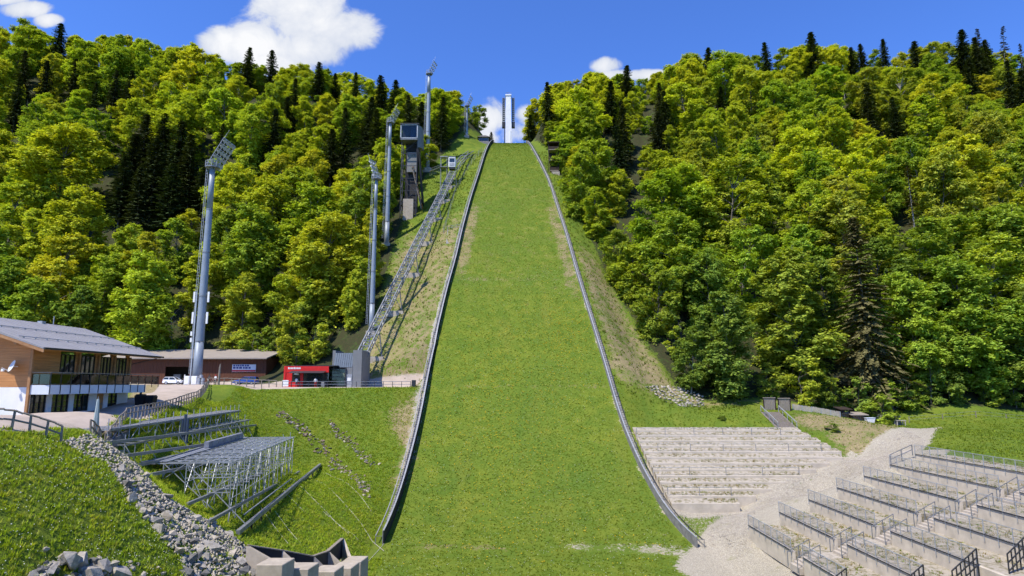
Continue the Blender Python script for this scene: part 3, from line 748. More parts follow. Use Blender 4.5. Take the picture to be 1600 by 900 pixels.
# spruces the photograph shows: (top pixel, height, proto, tone)
for (px, py, h, k, tone) in [
    (97, 36, 26, 2, 'dark'), (75, 95, 24, 0, 'dark'), (386, 72, 25, 1, 'dark'), (428, 79, 24, 2, 'dark'), (500, 84, 20, 2, 'dark'), (524, 92, 18, 0, 'dark'), (556, 98, 20, 1, 'dark'),
    (597, 118, 20, 2, 'dark'), (618, 124, 22, 0, 'dark'), (462, 122, 25, 1, 'dark'), (430, 172, 26, 0, 'dark'), (448, 150, 24, 3, 'dark'), (542, 168, 26, 1, 'dark'), (575, 150, 24, 0, 'dark'), (590, 168, 22, 3, 'dark'),
    (228, 178, 28, 3, 'dark'), (258, 176, 27, 1, 'dark'), (284, 190, 27, 0, 'dark'), (207, 205, 26, 0, 'dark'), (302, 212, 26, 1, 'dark'), (245, 215, 27, 2, 'dark'), (195, 240, 24, 1, 'dark'), (222, 262, 22, 3, 'dark'), (272, 255, 22, 0, 'dark'), (318, 250, 20, 1, 'dark'), (30, 120, 24, 1, 'dark'), (150, 130, 20, 3, 'dark'), (345, 190, 22, 1, 'dark'), (520, 200, 24, 3, 'dark'), (640, 150, 22, 3, 'dark'), (180, 108, 22, 3, 'dark'), (205, 112, 22, 0, 'dark'), (120, 92, 22, 1, 'dark'), (45, 80, 24, 3, 'dark'),
    (690, 150, 22, 1, 'dark'), (655, 160, 22, 0, 'dark'), (768, 205, 9, 2, 'dark'),
    (858, 128, 26, 1, 'dark'), (974, 100, 22, 2, 'dark'), (951, 125, 24, 0, 'dark'), (972, 165, 25, 3, 'dark'), (1030, 130, 24, 1, 'dark'), (1040, 140, 24, 0, 'dark'), (968, 195, 24, 0, 'dark'), (1025, 175, 22, 2, 'dark'), (1106, 73, 25, 2, 'dark'), (1124, 136, 16, 2, 'dark'), (1198, 57, 26, 3, 'olive'),
    (1268, 47, 32, 0, 'dark'), (1328, 58, 20, 2, 'dark'), (1345, 56, 22, 0, 'dark'), (1378, 51, 24, 3, 'dark'), (1428, 64, 24, 2, 'dark'), (1424, 55, 18, 1, 'dark'), (1496, 46, 30, 0, 'dark'), (1526, 58, 30, 1, 'dark'), (1512, 90, 26, 3, 'dark'), (1542, 60, 26, 3, 'dark'), (1575, 92, 28, 1, 'dark'), (1592, 110, 26, 0, 'dark'),
    (1395, 150, 24, 1, 'dark'), (1350, 128, 24, 3, 'dark'), (1395, 168, 20, 2, 'dark'), (835, 195, 14, 2, 'dark'), (828, 178, 18, 3, 'dark')]:
    x, y = solve_top(px, py, h)
    if py > 170 and 760 < px < 850: y = 285.0; x = W(px, py, y).x; h = W(px, py, y).z - gz(x, y)
    add_tree('spruce%d' % k, x, y, h, 'dark', vary(SPC if k % 2 else SPD, .15), random.uniform(1.15, 1.4) if 150 < px < 330 and py > 150 else random.uniform(.9, 1.15))
for (px, py, h) in [(1560, 40, 30), (1524, 44, 30), (1592, 66, 26), (228, 190, 24)]:
    x, y = solve_top(px, py, h); add_tree('bare_spruce', x, y, h, 'grey bare', (.085, .075, .06), 1.0)
p = hit(1368, 640); add_tree('old_spruce', p.x + 1.0, 121, 37, 'brownish olive', (.135, .125, .052), 1.0, spec='tall brownish old spruce with drooping boughs above the round bush')
p = hit(1478, 660); add_tree('bare_spruce', p.x * 1.45, 165, 24, 'olive', (.12, .11, .04), 1.1)
p = hit(150, 560, 100); add_tree('bare_tree', -78, 146, 15, 'grey leafless', (.16, .15, .07), 1.0)
# skyline of the photograph
SKY = [(-80, 5), (0, 18), (60, 40), (130, 55), (190, 55), (235, 62), (262, 75), (290, 62), (325, 82), (400, 100), (440, 108), (480, 98), (530, 108), (580, 122), (640, 140), (680, 140), (700, 132), (740, 148), (750, 190), (765, 225), (800, 235), (818, 195), (840, 150), (870, 128), (920, 108), (960, 112), (1010, 118), (1050, 98), (1090, 82), (1130, 80), (1190, 78), (1240, 72), (1300, 68), (1340, 78), (1400, 75), (1450, 60), (1500, 62), (1560, 80), (1600, 80), (1680, 80)]
sk = lambda px: float(np.interp(px, [a for a, _ in SKY], [b for _, b in SKY]))
# broadleaved forest: rows up both slopes
def tone_pick(px, py):
    r = random.random()
    if px < 800:
        t = 'yellow-green' if r < .34 else 'lime green' if r < .66 else 'fresh green' if r < .88 else 'golden green'
        if py > 440 and r > .3: t = 'fresh green' if r < .7 else 'mid green'
    else:
        if py < 330: t = 'yellow-green' if r < .28 else 'lime green' if r < .52 else 'golden green' if r < .66 else 'olive green' if r < .8 else 'fresh green'
        else: t = 'fresh green' if r < .45 else 'mid green' if r < .68 else 'lime green' if r < .88 else 'olive green'
    return t
placed = [(t['x'], t['y'], t['rad'] * 1.0) for t in TREES]
def ok_at(x, y, rad): return all((x - a) ** 2 + (y - b) ** 2 > (.62 * (rad + c)) ** 2 for a, b, c in placed)
def put_broad(kind, x, y, h, tone, wide=1.0):
    H = PROTO[kind][0]; z = gz(x, y); tp = pix((x, y, z + h)); lim = sk(tp[0])
    if tp[1] < lim:
        # keep the tree under the ridge line of the photograph
        a, b = ray(tp[0], lim + random.uniform(0, 7)); h2 = b * y - z
        if h2 < .5 * h: return False
        h = h2
    # leave the dark spruces of the photograph in sight
    tp = pix((x, y, z + h)); rpx = 7.6 * h / H * wide * FPX / y * .8
    if 195 < y < 246 and abs(tp[0] - 731) < rpx + 5: return False
    for t in TREES:
        if t['kind'] == 'spruce_tree' and y < t['y'] and abs(t['top'][0] - tp[0]) < rpx:
            hp = pix((t['x'], t['y'], t['z']))[1] - t['top'][1]; lim = t['top'][1] + (.82 if 150 < t['top'][0] < 330 and t['top'][1] > 150 else .62) * hp
            if tp[1] < lim: h = min(h, ray(tp[0], lim)[1] * y - z)
    if h < 7: return False
    if h < 13 and kind.startswith('beech'): wide = min(wide * 1.25, 1.5)
    add_tree(kind, x, y, h, tone, vary(BLEAF[tone], .10), wide); placed.append((x, y, TREES[-1]['rad'])); return True
for (px, py, h, k, tone, wide) in [(105, 192, 34, 0, 'yellow-green', 1.25), (20, 285, 26, 2, 'lime green', 1.0), (485, 215, 28, 2, 'lime green', 1.1), (430, 270, 27, 4, 'yellow-green', 1.1), (525, 330, 26, 0, 'yellow-green', 1.15), (290, 290, 28, 3, 'fresh green', 1.05), (155, 385, 15, 6, 'fresh green', .95), (470, 395, 20, 2, 'lime green', 1.0), (560, 400, 15, 6, 'lime green', .9), (340, 205, 25, 4, 'lime green', 1.1),
                                   (1130, 240, 30, 2, 'lime green', 1.1), (1060, 330, 24, 0, 'fresh green', 1.1), (1240, 390, 27, 4, 'fresh green', 1.1), (1130, 455, 20, 6, 'mid green', 1.0), (1500, 400, 27, 0, 'fresh green', 1.05), (1460, 118, 30, 5, 'golden green', 1.2), (1400, 95, 30, 5, 'olive green', 1.0), (1345, 95, 30, 5, 'olive green', 1.1), (1570, 330, 28, 0, 'fresh green', 1.1), (905, 230, 22, 3, 'fresh green', 1.0), (720, 128, 26, 3, 'yellow-green', 1.0), (1250, 200, 26, 0, 'yellow-green', 1.15), (1320, 300, 26, 4, 'olive green', 1.1)]:
    x, y = solve_top(px, py, h)
    put_broad('beech%d' % k, x, y, h, tone, wide)
for (x, y, h, k) in [(-37.5, 176, 17, 3), (-39, 188, 19, 7), (-36.5, 198, 18, 6), (-33.5, 208, 17, 3), (-38, 166, 15, 7), (-36, 154, 14, 6), (-36, 142, 13, 3)]:
    put_broad('beech%d' % k, x, y, h, random.choice(['yellow-green', 'lime green', 'fresh green']), .9)
def forest_row(side):
    y = 146.0 if side < 0 else 122.0
    while y < 312:
        dx = np.interp(y, [120, 200, 310], [11.0, 12.8, 14.5]); lim = .90 * y
        if side < 0: x0, x1 = -lim, float(np.interp(y, *FE_L)) - 3.0
        else: x0, x1 = float(np.interp(y, *FE_R)) + 3.0, lim
        x = x0 + random.uniform(0, dx) if side < 0 else x0
        while x < x1:
            xx = x + random.uniform(-2.5, 2.5) * (x > x0 + 1); yy = y + random.uniform(-4, 4) if x < x1 else y
            k = random.choice([0, 0, 1, 2, 3, 3, 4, 4, 6, 7, 7] if y < 240 else [0, 1, 2, 3, 4, 5, 6, 7]); h = random.uniform(19, 28) * np.interp(y, [120, 150, 300], [.85, 1, 1.0])
            edge = min(abs(xx - (x1 if side < 0 else x0)), 12)
            if edge < 8 and y < 230: h *= random.uniform(.55, .8)
            px, py = pix((xx, yy, gz(xx, yy) + h * .8))
            if -90 < px < 1690 and ok_at(xx, yy, 6.2 * h / 25):
                put_broad('beech%d' % k, xx, yy, h, tone_pick(px, py), random.uniform(.9, 1.2))
            x += dx
        y += np.interp(y, [120, 300], [11.0, 13.5])
forest_row(-1); forest_row(1)
for _ in range(900):
    # close bald spots
    side = random.choice((-1, 1)); yy = math.sqrt(random.uniform(125 ** 2, 305 ** 2)); xx = side * random.uniform(.05, .9) * yy
    if side < 0 and (xx > np.interp(yy, *FE_L) - 3 or yy < 147): continue
    if side > 0 and (xx < np.interp(yy, *FE_R) + 3 or yy < 123): continue
    h = random.uniform(15, 21); px, py = pix((xx, yy, gz(xx, yy) + h * .8))
    if -80 < px < 1680 and len(TREES) < 420 and ok_at(xx, yy, 6.6): put_broad('beech%d' % random.choice([0, 2, 3, 4, 6, 7]), xx, yy, h, tone_pick(px, py), random.uniform(1.0, 1.25))
# young growth along the forest edges
def young_line(pts, n, hr, spread):
    P = [Vector((*p, 0)) for p in pts]; seg = [(b - a).length for a, b in zip(P, P[1:])]; tot = sum(seg)
    for i in range(n):
        d = (i + random.uniform(.1, .9)) / n * tot; k = 0
        while d > seg[k]: d -= seg[k]; k += 1
        q = P[k].lerp(P[k + 1], d / seg[k]); x = q.x + random.uniform(-spread, spread); y = q.y + random.uniform(-spread, spread)
        px, py = pix((x, y, gz(x, y)))
        if -60 < px < 1660:
            tone = random.choice(['fresh green', 'mid green', 'lime green', 'mid green']); add_tree('young%d' % random.randrange(3), x, y, random.uniform(*hr), tone, vary(BLEAF[tone], .15), random.uniform(.9, 1.3), sink=.1)
ny = 0
for _ in range(2600):
    # understorey where the canopy leaves the floor open
    side = random.choice((-1, 1)); yy = math.sqrt(random.uniform(122 ** 2, 300 ** 2)); xx = side * random.uniform(.05, .88) * yy
    if side < 0 and (xx > np.interp(yy, *FE_L) - 1 or yy < (146 if xx < -52 else 130)): continue
    if side > 0 and (xx < np.interp(yy, *FE_R) + 1 or yy < 121): continue
    px, py = pix((xx, yy, gz(xx, yy) + 3))
    if ny >= 110 or not -40 < px < 1640: continue
    if all((xx - a) ** 2 + (yy - b) ** 2 > (.70 * c + 2.6) ** 2 for a, b, c in placed):
        tone = random.choice(['fresh green', 'mid green', 'lime green']); h = random.uniform(6, 10)
        if pix((xx, yy, gz(xx, yy) + h))[1] < sk(px): continue
        add_tree('young%d' % random.randrange(3), xx, yy, h, tone, vary(BLEAF[tone], .15), random.uniform(1.0, 1.4), sink=.1); placed.append((xx, yy, 4.2)); ny += 1
young_line([(-110, 146), (-80, 144.5), (-50, 141), (-42, 131)], 24, (5, 11), 2.0)
young_line([(-41, 132), (-43, 150), (-43, 175), (-41, 205)], 14, (4, 8), 1.5)
young_line([(17, 228), (19, 195), (25, 160), (31, 136), (36, 124), (44, 120)], 24, (4, 10), 1.6)
young_line([(44, 120), (60, 118.5), (85, 118.5), (105, 119)], 16, (4, 9), 1.2)
# labels: forest trees are told apart by landmark, tier and order
ORD = ['first', 'second', 'third', 'fourth', 'fifth', 'sixth', 'seventh', 'eighth', 'ninth', 'tenth', 'eleventh', 'twelfth', 'thirteenth', 'fourteenth', 'fifteenth', 'sixteenth']
LAND = [(-999, 130, 'above the lodge roof'), (130, 260, 'left of the tall mast'), (260, 420, 'above the brown shed'), (420, 560, 'above the red kiosk'), (560, 760, 'beside the lift track'),
        (760, 960, 'right of the landing slope'), (960, 1120, 'above the stone wall'), (1120, 1260, 'above the wooden gates'), (1260, 1420, 'above the round bush'), (1420, 2999, 'above the right grass')]
GRP = {'beech_tree': 'broadleaved trees on the slopes', 'spruce_tree': 'dark spruces on the slopes', 'young_tree': 'young trees along the forest edge', 'bare_tree': 'bare trees'}
CATN = {'beech_tree': 'tree', 'spruce_tree': 'spruce', 'young_tree': 'young tree', 'bare_tree': 'tree'}
WORD = {'beech_tree': 'beech', 'spruce_tree': 'spruce', 'young_tree': 'young beech', 'bare_tree': 'tree'}
for kind in GRP:
    for lo, hi, land in LAND:
        g = sorted([t for t in TREES if t['kind'] == kind and lo <= t['px'][0] < hi and not t['spec']], key=lambda t: t['y'])
        nt = max(1, round(len(g) / 6)); per = math.ceil(len(g) / nt) if g else 1
        for ti in range(nt):
            row = sorted(g[ti * per:(ti + 1) * per], key=lambda t: t['px'][0])
            for i, t in enumerate(row):
                if len(g) == 1: lab = f"{t['tone']} {WORD[kind]} standing alone {land}"
                elif nt == 1: lab = f"{t['tone']} {WORD[kind]} {land}, {ORD[i]} of these from left"
                else: lab = f"{t['tone']} {WORD[kind]} {land}, {ORD[ti]} tier uphill, {ORD[i]} from left"
                meta(t['o'], lab, CATN[kind], GRP[kind])
for t in TREES:
    if t['spec']: meta(t['o'], t['spec'], 'spruce', GRP[t['kind']])
print('TREES', {k: sum(t['kind'] == k for t in TREES) for k in GRP})

# ------------------------------------------------------------------ side boards of the landing slope
def side_board(side):
    f = xl if side < 0 else xr; y0, y1 = (76.0, 258.0) if side < 0 else (75.0, 258.0)
    nm = 'dark' if side < 0 else 'grey'
    t = thing('side_board', ('shade-darkened boarded barrier with pale top rail along the left of the landing slope' if side < 0 else 'grey boarded barrier with double rail along the right of the landing slope'), 'barrier', (float(f(y0)), y0, float(prof(y0))), 'side boards of the landing slope')
    ys = list(np.arange(y0, y1 + .1, 4.0)); h = 1.5 if side < 0 else 1.15; sg = 1 if side > 0 else -1
    def P(y, off, dz): return Vector((float(f(y)) + sg * off, y, gz(float(f(y)) + sg * .1, y) + dz))
    for a, b in zip(ys, ys[1:]):
        b2 = b - .03; m = MB()
        m.hexa([P(a, 0, -.3), P(b2, 0, -.3), P(b2, .08, -.3), P(a, .08, -.3), P(a, .0, h), P(b2, .0, h), P(b2, .08, h), P(a, .08, h)])
        pn = m.build('panel', M['board_dark_and_shaded'] if side < 0 else M['board_grey'], t)  # left panels near black: the shade on their face is in the colour
    cap = MB(); low = MB(); post = None
    fy = np.arange(y0, y1, 2.0)
    for a, b in zip(fy, fy[1:]):
        cap.hexa([P(a, -.03, h + .004), P(b, -.03, h + .004), P(b, .17, h + .004), P(a, .17, h + .004), P(a, -.03, h + .07), P(b, -.03, h + .07), P(b, .17, h + .07), P(a, .17, h + .07)])
    cap.build('top_rail', M['alu'], t)
    for a, b in zip(fy, fy[1:]):
        low.bar(P(a, .95 if side < 0 else .75, .95), P(b, .95 if side < 0 else .75, .95), .09, .09)
    if side < 0: low.build('hand_rail', M['alu'], t)
    else: low.build('outer_rail', M['steel_dark'], t)
    wk = MB()
    for y in np.arange(y0 + 6, y1 - 2, .55):
        wk.hexa([P(y, .14, .06), P(y, .90, .06), P(y + .40, .90, .06), P(y + .40, .14, .06), P(y, .14, .16), P(y, .90, .16), P(y + .40, .90, .16), P(y + .40, .14, .16)])
    w = wk.build('walkway_steps', M['board_grey'], t); w['kind'] = 'stuff'
    pm = None
    for y in np.arange(y0, y1, 4.0):
        m = MB(); m.bar(P(y, .13, -.3), P(y, .13, h), .10, .10); m.bar(P(y, .95, -.2), P(y, .95, .95), .07, .07); m.bar(P(y, .13, .9), P(y, .95, .9), .05, .05); m.build('post', M['steel'], t)
side_board(-1); side_board(1)

# ------------------------------------------------------------------ in-run tower and take-off
def inrun_tower():
    Y = 345.0; c = W(794.5, 222, Y); zb = gz(c.x, Y) - 1; zt = W(794.5, 152, Y).z; x0, x1 = c.x - 2.0, c.x + 2.0
    t = thing('inrun_tower', 'white concrete start tower with lattice fins standing on the crest', 'tower', (c.x, Y, zb))
    m = MB(); m.hexa([(x0, Y - 2.5, zb), (x1 + .2, Y - 2.5, zb), (x1 + .2, Y + 2.5, zb), (x0, Y + 2.5, zb), (x0 + .5, Y - 2.2, zt), (x1 - .7, Y - 2.2, zt), (x1 - .7, Y + 2.2, zt), (x0 + .5, Y + 2.2, zt)])
    sh = m.build('shaft', M['tower_white'], t)
    z1 = zb + (zt - zb) * .62
    MB().hexa([(x1 - 1.1, Y - 2.9, zb), (x1 + .55, Y - 2.9, zb), (x1 + .55, Y - 2.35, zb), (x1 - 1.1, Y - 2.35, zb), (x1 - 1.0, Y - 2.9, z1), (x1 + .1, Y - 2.9, z1), (x1 + .1, Y - 2.3, z1), (x1 - 1.0, Y - 2.3, z1)]).build('shade_strip', M['pale_blue_and_shade'], t)  # grey-blue strip paints in shade on the lower right of the shaft
    MB().box(x0 - .45, x0 - .02, Y - 2.2, Y + 2, zb, zb + (zt - zb) * .72).build('edge_rail', M['steel_dark'], t)
    MB().box(x0 + .2, x1 - .4, Y - 2.5, Y + 2.5, zt, zt + .8).build('cap', M['white'], t)
    m = MB()
    for k in range(5): m.bar((x0 + .7 + k * .75, Y - 2.2, zt + .8), (x0 + .7 + k * .75, Y - 2.2, zt + 1.9), .1)
    m.bar((x0 + .6, Y - 2.2, zt + 1.9), (x1 - .7, Y - 2.2, zt + 1.9), .1); m.build('roof_railing', M['steel'], t)
    for s in (-1, 1):
        cx = c.x + s * 2.75; za, zc = zt - 15.5, zt - .5; m = MB()
        for dx in (-.75, .75):
            for dy in (-1, 1): m.bar((cx + dx, Y + dy, za), (cx + dx, Y + dy, zc), .18)
        z = za
        while z < zc:
            m.box(cx - .75, cx + .75, Y - 1, Y + 1, z, z + .12); m.bar((cx - .75, Y - 1.02, z), (cx + .75, Y - 1.02, z + 1.2), .08); z += 1.2
        m.build('lattice_fin', M['steel'], t)
        MB().box(cx - .95, cx + .95, Y - 1.2, Y + 1.2, za - 3.2, za - .02).build('fin_cabin', M['steel_dark'], t)
    MB().box(c.x - 3.6, c.x + 3.6, Y - 4.5, Y + 3, zb - 1, zb + 3.2).build('base_block', M['rust'], t)
inrun_tower()
def takeoff():
    Y = 268.0; z = gz(-1.3, Y); t = thing('takeoff_table', 'low rust brown take-off table on the crest below the white tower', 'take-off', (-1.3, Y, z))
    MB().box(-4.1, 1.5, Y, Y + 9, z - .6, z + .9).build('deck', M['rust'], t)
    MB().box(-4.3, 1.7, Y - .4, Y - .02, z - .5, z + .35).build('front_beam', M['concrete_warm'], t)
    for x in (-4.35, 1.55): MB().box(x, x + .2, Y + .2, Y + 9, z + .2, z + 1.7).build('side_rail', M['white'], t)
takeoff()
def crest_hut():
    Y = 243.0; x0, x1 = -13.6, -9.4; z = gz(-11.5, Y) - .5; t = thing('crest_hut', 'small grey hut with dark shingle roof beside the left board on the crest', 'hut', (-11.5, Y, z))
    MB().box(x0, x1, Y, Y + 4, z - 1, z + 3.2).build('wall', M['board_grey'], t)
    MB().hexa([(x0 - .5, Y - .7, z + 3.05), (x1 + .5, Y - .7, z + 3.05), (x1 + .5, Y + 4.5, z + 3.05), (x0 - .5, Y + 4.5, z + 3.05), (x0 + 1.2, Y + 1.4, z + 4.5), (x1 - 1.2, Y + 1.4, z + 4.5), (x1 - 1.2, Y + 2.4, z + 4.5), (x0 + 1.2, Y + 2.4, z + 4.5)]).build('roof', M['roof_shingle'], t)
    MB().box(x0 + .5, x1 - .5, Y - .05, Y - .004, z + 1.6, z + 2.7).build('window_band', M['pane'], t)
crest_hut()

# ------------------------------------------------------------------ floodlight masts
def lamp_head(t, top, tilt, cols, rows, w, hgt, s=1.0):
    m = MB(); m.tube(top - Vector((0, 0, .1)), top + Vector((0, 0, .12)), 1.5 * s, 1.5 * s, 10); m.build('platform', M['steel'], t)
    m = MB()
    for k in range(10):
        a = 6.283 * k / 10; q = top + Vector((math.cos(a) * 1.45 * s, math.sin(a) * 1.45 * s, .1)); m.bar(q, q + Vector((0, 0, 1.1)), .06)
        a2 = 6.283 * (k + 1) / 10; q2 = top + Vector((math.cos(a2) * 1.45 * s, math.sin(a2) * 1.45 * s, .1)); m.bar(q + Vector((0, 0, 1.1)), q2 + Vector((0, 0, 1.1)), .06); m.bar(q + Vector((0, 0, .55)), q2 + Vector((0, 0, .55)), .05)
    m.build('railing', M['steel_pale'], t)
    ax = Vector((math.sin(tilt), .12, math.cos(tilt))).normalized(); wd = Vector((.45, .85, -.28)).normalized(); wd = (wd - ax * wd.dot(ax)).normalized(); nr = ax.cross(wd).normalized()
    if nr.z > 0: nr = -nr
    o = top + Vector((.25 * s, 0, .15)); m = MB()
    for k in range(cols + 1): m.bar(o + wd * w * (k / cols - .5), o + wd * w * (k / cols - .5) + ax * hgt, .10 * s)
    for k in range(rows + 1): m.bar(o - wd * w * .5 + ax * hgt * k / rows, o + wd * w * .5 + ax * hgt * k / rows, .12 * s)
    m.tube(o + ax * hgt - wd * w * .45, o + ax * (hgt + 2.2 * s) - wd * w * .45, .04, .02, 5); m.build('lamp_frame', M['steel_pale'], t)
    for k in range(cols):
        for j in range(rows):
            c = o + wd * w * ((k + .5) / cols - .5) + ax * hgt * (j + .6) / rows
            l = MB().tube(c - nr * .05, c + nr * .42 * s + Vector((0, 0, -.10)), .20 * s, .42 * s, 8).build('floodlight', M['steel_pale'], t)
def mast(px0, py0, px1, py1, Y, r0, r1, tilt, label, s=1.0, tele=False, cols=4, rows=5, x=None):
    b = W(px0, py0, Y); zg = gz(b.x, Y); b = Vector((b.x, Y, zg - .5)); zt = W(px1, py1, Y).z; top = Vector((b.x, Y, zt))
    t = thing('floodlight_mast', label, 'mast', b, 'floodlight masts')
    m = MB(); n = 5
    for k in range(n): m.tube(b.lerp(top, k / n), b.lerp(top, (k + 1) / n), r0 + (r1 - r0) * k / n, r0 + (r1 - r0) * (k + 1) / n, 14, k in (0, n - 1))
    m.build('pole', M['mast'], t, smooth=True)
    for k in range(1, n): c = b.lerp(top, k / n); r = r0 + (r1 - r0) * k / n; MB().tube(c - Vector((0, 0, .12)), c + Vector((0, 0, .12)), r + .05, r + .05, 14).build('flange', M['steel'], t)
    m = MB(); lx = -(r0 + .25)
    for dx in (0, .32): m.bar((b.x + lx - dx, Y - .25, b.z + 2.5), (top.x - r1 - .25 - dx, Y - .25, zt), .06)
    z = b.z + 2.6
    while z < zt: k = (z - b.z) / (zt - b.z); xx = b.x - (r0 + (r1 - r0) * k) - .25; m.bar((xx, Y - .25, z), (xx - .32, Y - .25, z), .04); z += .6
    m.build('ladder', M['steel_pale'], t)
    MB().box(b.x - r0 * 1.6, b.x + r0 * 1.6, Y - r0 * 1.6, Y + r0 * 1.6, zg - 1.2, zg + .5).build('footing', M['concrete'], t)
    lamp_head(t, top, tilt, cols, rows, 2.9 * s, 6.0 * s, s * .92)
    if tele:
        for (zz, sd, hh) in [(12.5, 1, 2.2), (12.5, -1, 2.2), (16.5, -1, 2.0), (16.5, 1, 2.0), (9.5, -1, .8), (8.3, -1, .8)]:
            c = Vector((b.x + sd * 1.35, Y - .55, zg + zz)); q = MB().box(c.x - .17, c.x + .17, c.y - .1, c.y + .1, c.z - hh / 2, c.z + hh / 2).build('antenna', M['white'], t)
            MB().bar(c + Vector((0, .1, hh * .3)), (b.x, Y, c.z + hh * .3), .08).build('antenna_bracket', M['steel'], q)
        m = MB(); m.box(b.x - 1.0, b.x - .75, Y - .75, Y - .55, zg + .4, zg + 17.5); m.build('cable_duct', M['steel_pale'], t)
    return t
mast(307, 597, 335, 262, 119, .88, .50, .42, 'tall floodlight mast with antennas beside the brown shed', 1.0, True, 4, 5)
mast(581.5, 477, 589, 280, 138, .62, .36, -.30, 'lower floodlight mast left of the lift track, half hidden by leaves', .8, False, 3, 4)
mast(605, 350, 613, 192, 171, .72, .42, .40, 'floodlight mast just left of the judges tower', .75, False, 3, 4)
mast(667.5, 260, 673, 116, 213, .95, .55, .38, 'tallest looking floodlight mast right of the judges tower against the sky', .85, False, 3, 4)
mast(729, 234, 733, 166, 241, .60, .36, .35, 'farthest floodlight mast beside the crest left of the tower', .75, False, 3, 4)

# ------------------------------------------------------------------ inclined lift
def lift():
    A = W(563, 556, 121); B = W(707, 268, 198); up = [B, W(716, 253, 206), W(725, 243, 214), W(736, 236, 224)]
    t = thing('inclined_lift_track', 'long steel lattice track of the inclined lift climbing beside the landing slope', 'lift track', (A.x, A.y, gz(A.x, A.y)))
    pts = [A.lerp(B, k / 60) for k in range(61)] + up[1:]
    wd = .95; dp = 1.2
    def at(p, s, dz): return p + Vector((s * wd, 0, dz))
    for s in (-1, 1):
        for nm, dz, th in (('rail', 0, .22), ('chord', -dp, .20)):
            m = MB()
            for a, b in zip(pts, pts[1:]): m.bar(at(a, s, dz), at(b, s, dz), th, th)
            m.build(nm, M['steel'], t)
    m = MB()
    for k, (a, b) in enumerate(zip(pts, pts[1:])):
        m.bar(at(a, -1, 0), at(a, 1, 0), .14); m.bar(at(a, -1, -dp), at(a, 1, -dp), .10)
        m.bar(at(a, -1 if k % 2 else 1, 0), at(b, 1 if k % 2 else -1, 0), .12)
        for s in (-1, 1): m.bar(at(a, s, 0), at(a, s, -dp), .09); m.bar(at(a, s, -dp if k % 2 else 0), at(b, s, 0 if k % 2 else -dp), .09)
    m.build('lattice', M['steel'], t)
    for k in (6, 16, 26, 36, 44, 52, 60):
        p = pts[k]; zg = gz(p.x, p.y + 1); hh = p.z - dp - zg
        if hh < .4: continue
        f = MB().box(p.x - 1.9, p.x + 1.9, p.y - .2, p.y + 1.8, zg - 1.0, zg + .35).build('footing', M['concrete'], t)
        m = MB()
        for s in (-1, 1): m.bar((p.x + s * 1.5, p.y + .9, zg), at(p, s, -dp), .22)
        m.bar((p.x - 1.4, p.y + .8, zg + .5), at(p, 1, -dp), .1); m.bar((p.x + 1.4, p.y + .8, zg + .5), at(p, -1, -dp), .1); m.build('pillar', M['steel'], t)
    # cabin standing on the rails
    c = W(706.5, 264, 199) + Vector((0, 0, .3)); k = thing('lift_cabin', 'white lift cabin with dark windows near the top of the track', 'lift cabin', c)
    MB().box(c.x - 1.15, c.x + 1.15, c.y - 1.1, c.y + 1.1, c.z, c.z + 3.5).build('body', M['white'], k, bevel=.12)
    MB().box(c.x - .85, c.x + .85, c.y - 1.16, c.y - 1.105, c.z + 1.7, c.z + 3.0).build('front_window', M['pane'], k)
    MB().box(c.x - .85, c.x + .85, c.y - 1.16, c.y - 1.105, c.z + .4, c.z + 1.4).build('front_panel', M['alu'], k)
    MB().box(c.x - 1.21, c.x - 1.155, c.y - .8, c.y + .8, c.z + .6, c.z + 3.0).build('side_door', M['pane'], k)
    MB().box(c.x - 1.2, c.x + 1.2, c.y - 1.2, c.y + 1.2, c.z + 3.52, c.z + 3.7).build('roof', M['steel'], k)
    MB().box(c.x - .9, c.x + .9, c.y - 1.0, c.y + 1.0, c.z - .55, c.z - .01).build('bogie', M['steel_dark'], k)
    # stop platform left of the cabin
    q = W(694, 262, 200); zg = gz(q.x, q.y); k = thing('lift_stop', 'open steel stop frame with landing left of the lift cabin', 'platform', (q.x, q.y, zg))
    m = MB()
    for dx in (-1.1, 1.0):
        for dy in (-1, 1): m.bar((q.x + dx, q.y + dy, zg - .5), (q.x + dx, q.y + dy, q.z + 3.4), .14)
    m.build('frame', M['steel'], k); MB().box(q.x - 1.3, q.x + 1.2, q.y - 1.2, q.y + 1.2, q.z + 3.42, q.z + 3.6).build('roof', M['steel_pale'], k); MB().box(q.x - 1.3, q.x + 1.2, q.y - 1.3, q.y + 1.3, q.z - .2, q.z).build('landing', M['steel'], k)
    a = W(672, 268, 203); m = MB()
    m.bar(a, (q.x - 1.3, q.y, q.z), .7, .12); m.bar(a + Vector((0, 0, 1.0)), (q.x - 1.3, q.y, q.z + 1.0), .07)
    for i in range(6): p = a.lerp(Vector((q.x - 1.3, q.y, q.z)), i / 5); m.bar(p - Vector((0, 0, 1.5)), p + Vector((0, 0, 1.0)), .06)
    m.build('gangway', M['steel'], k)
lift()

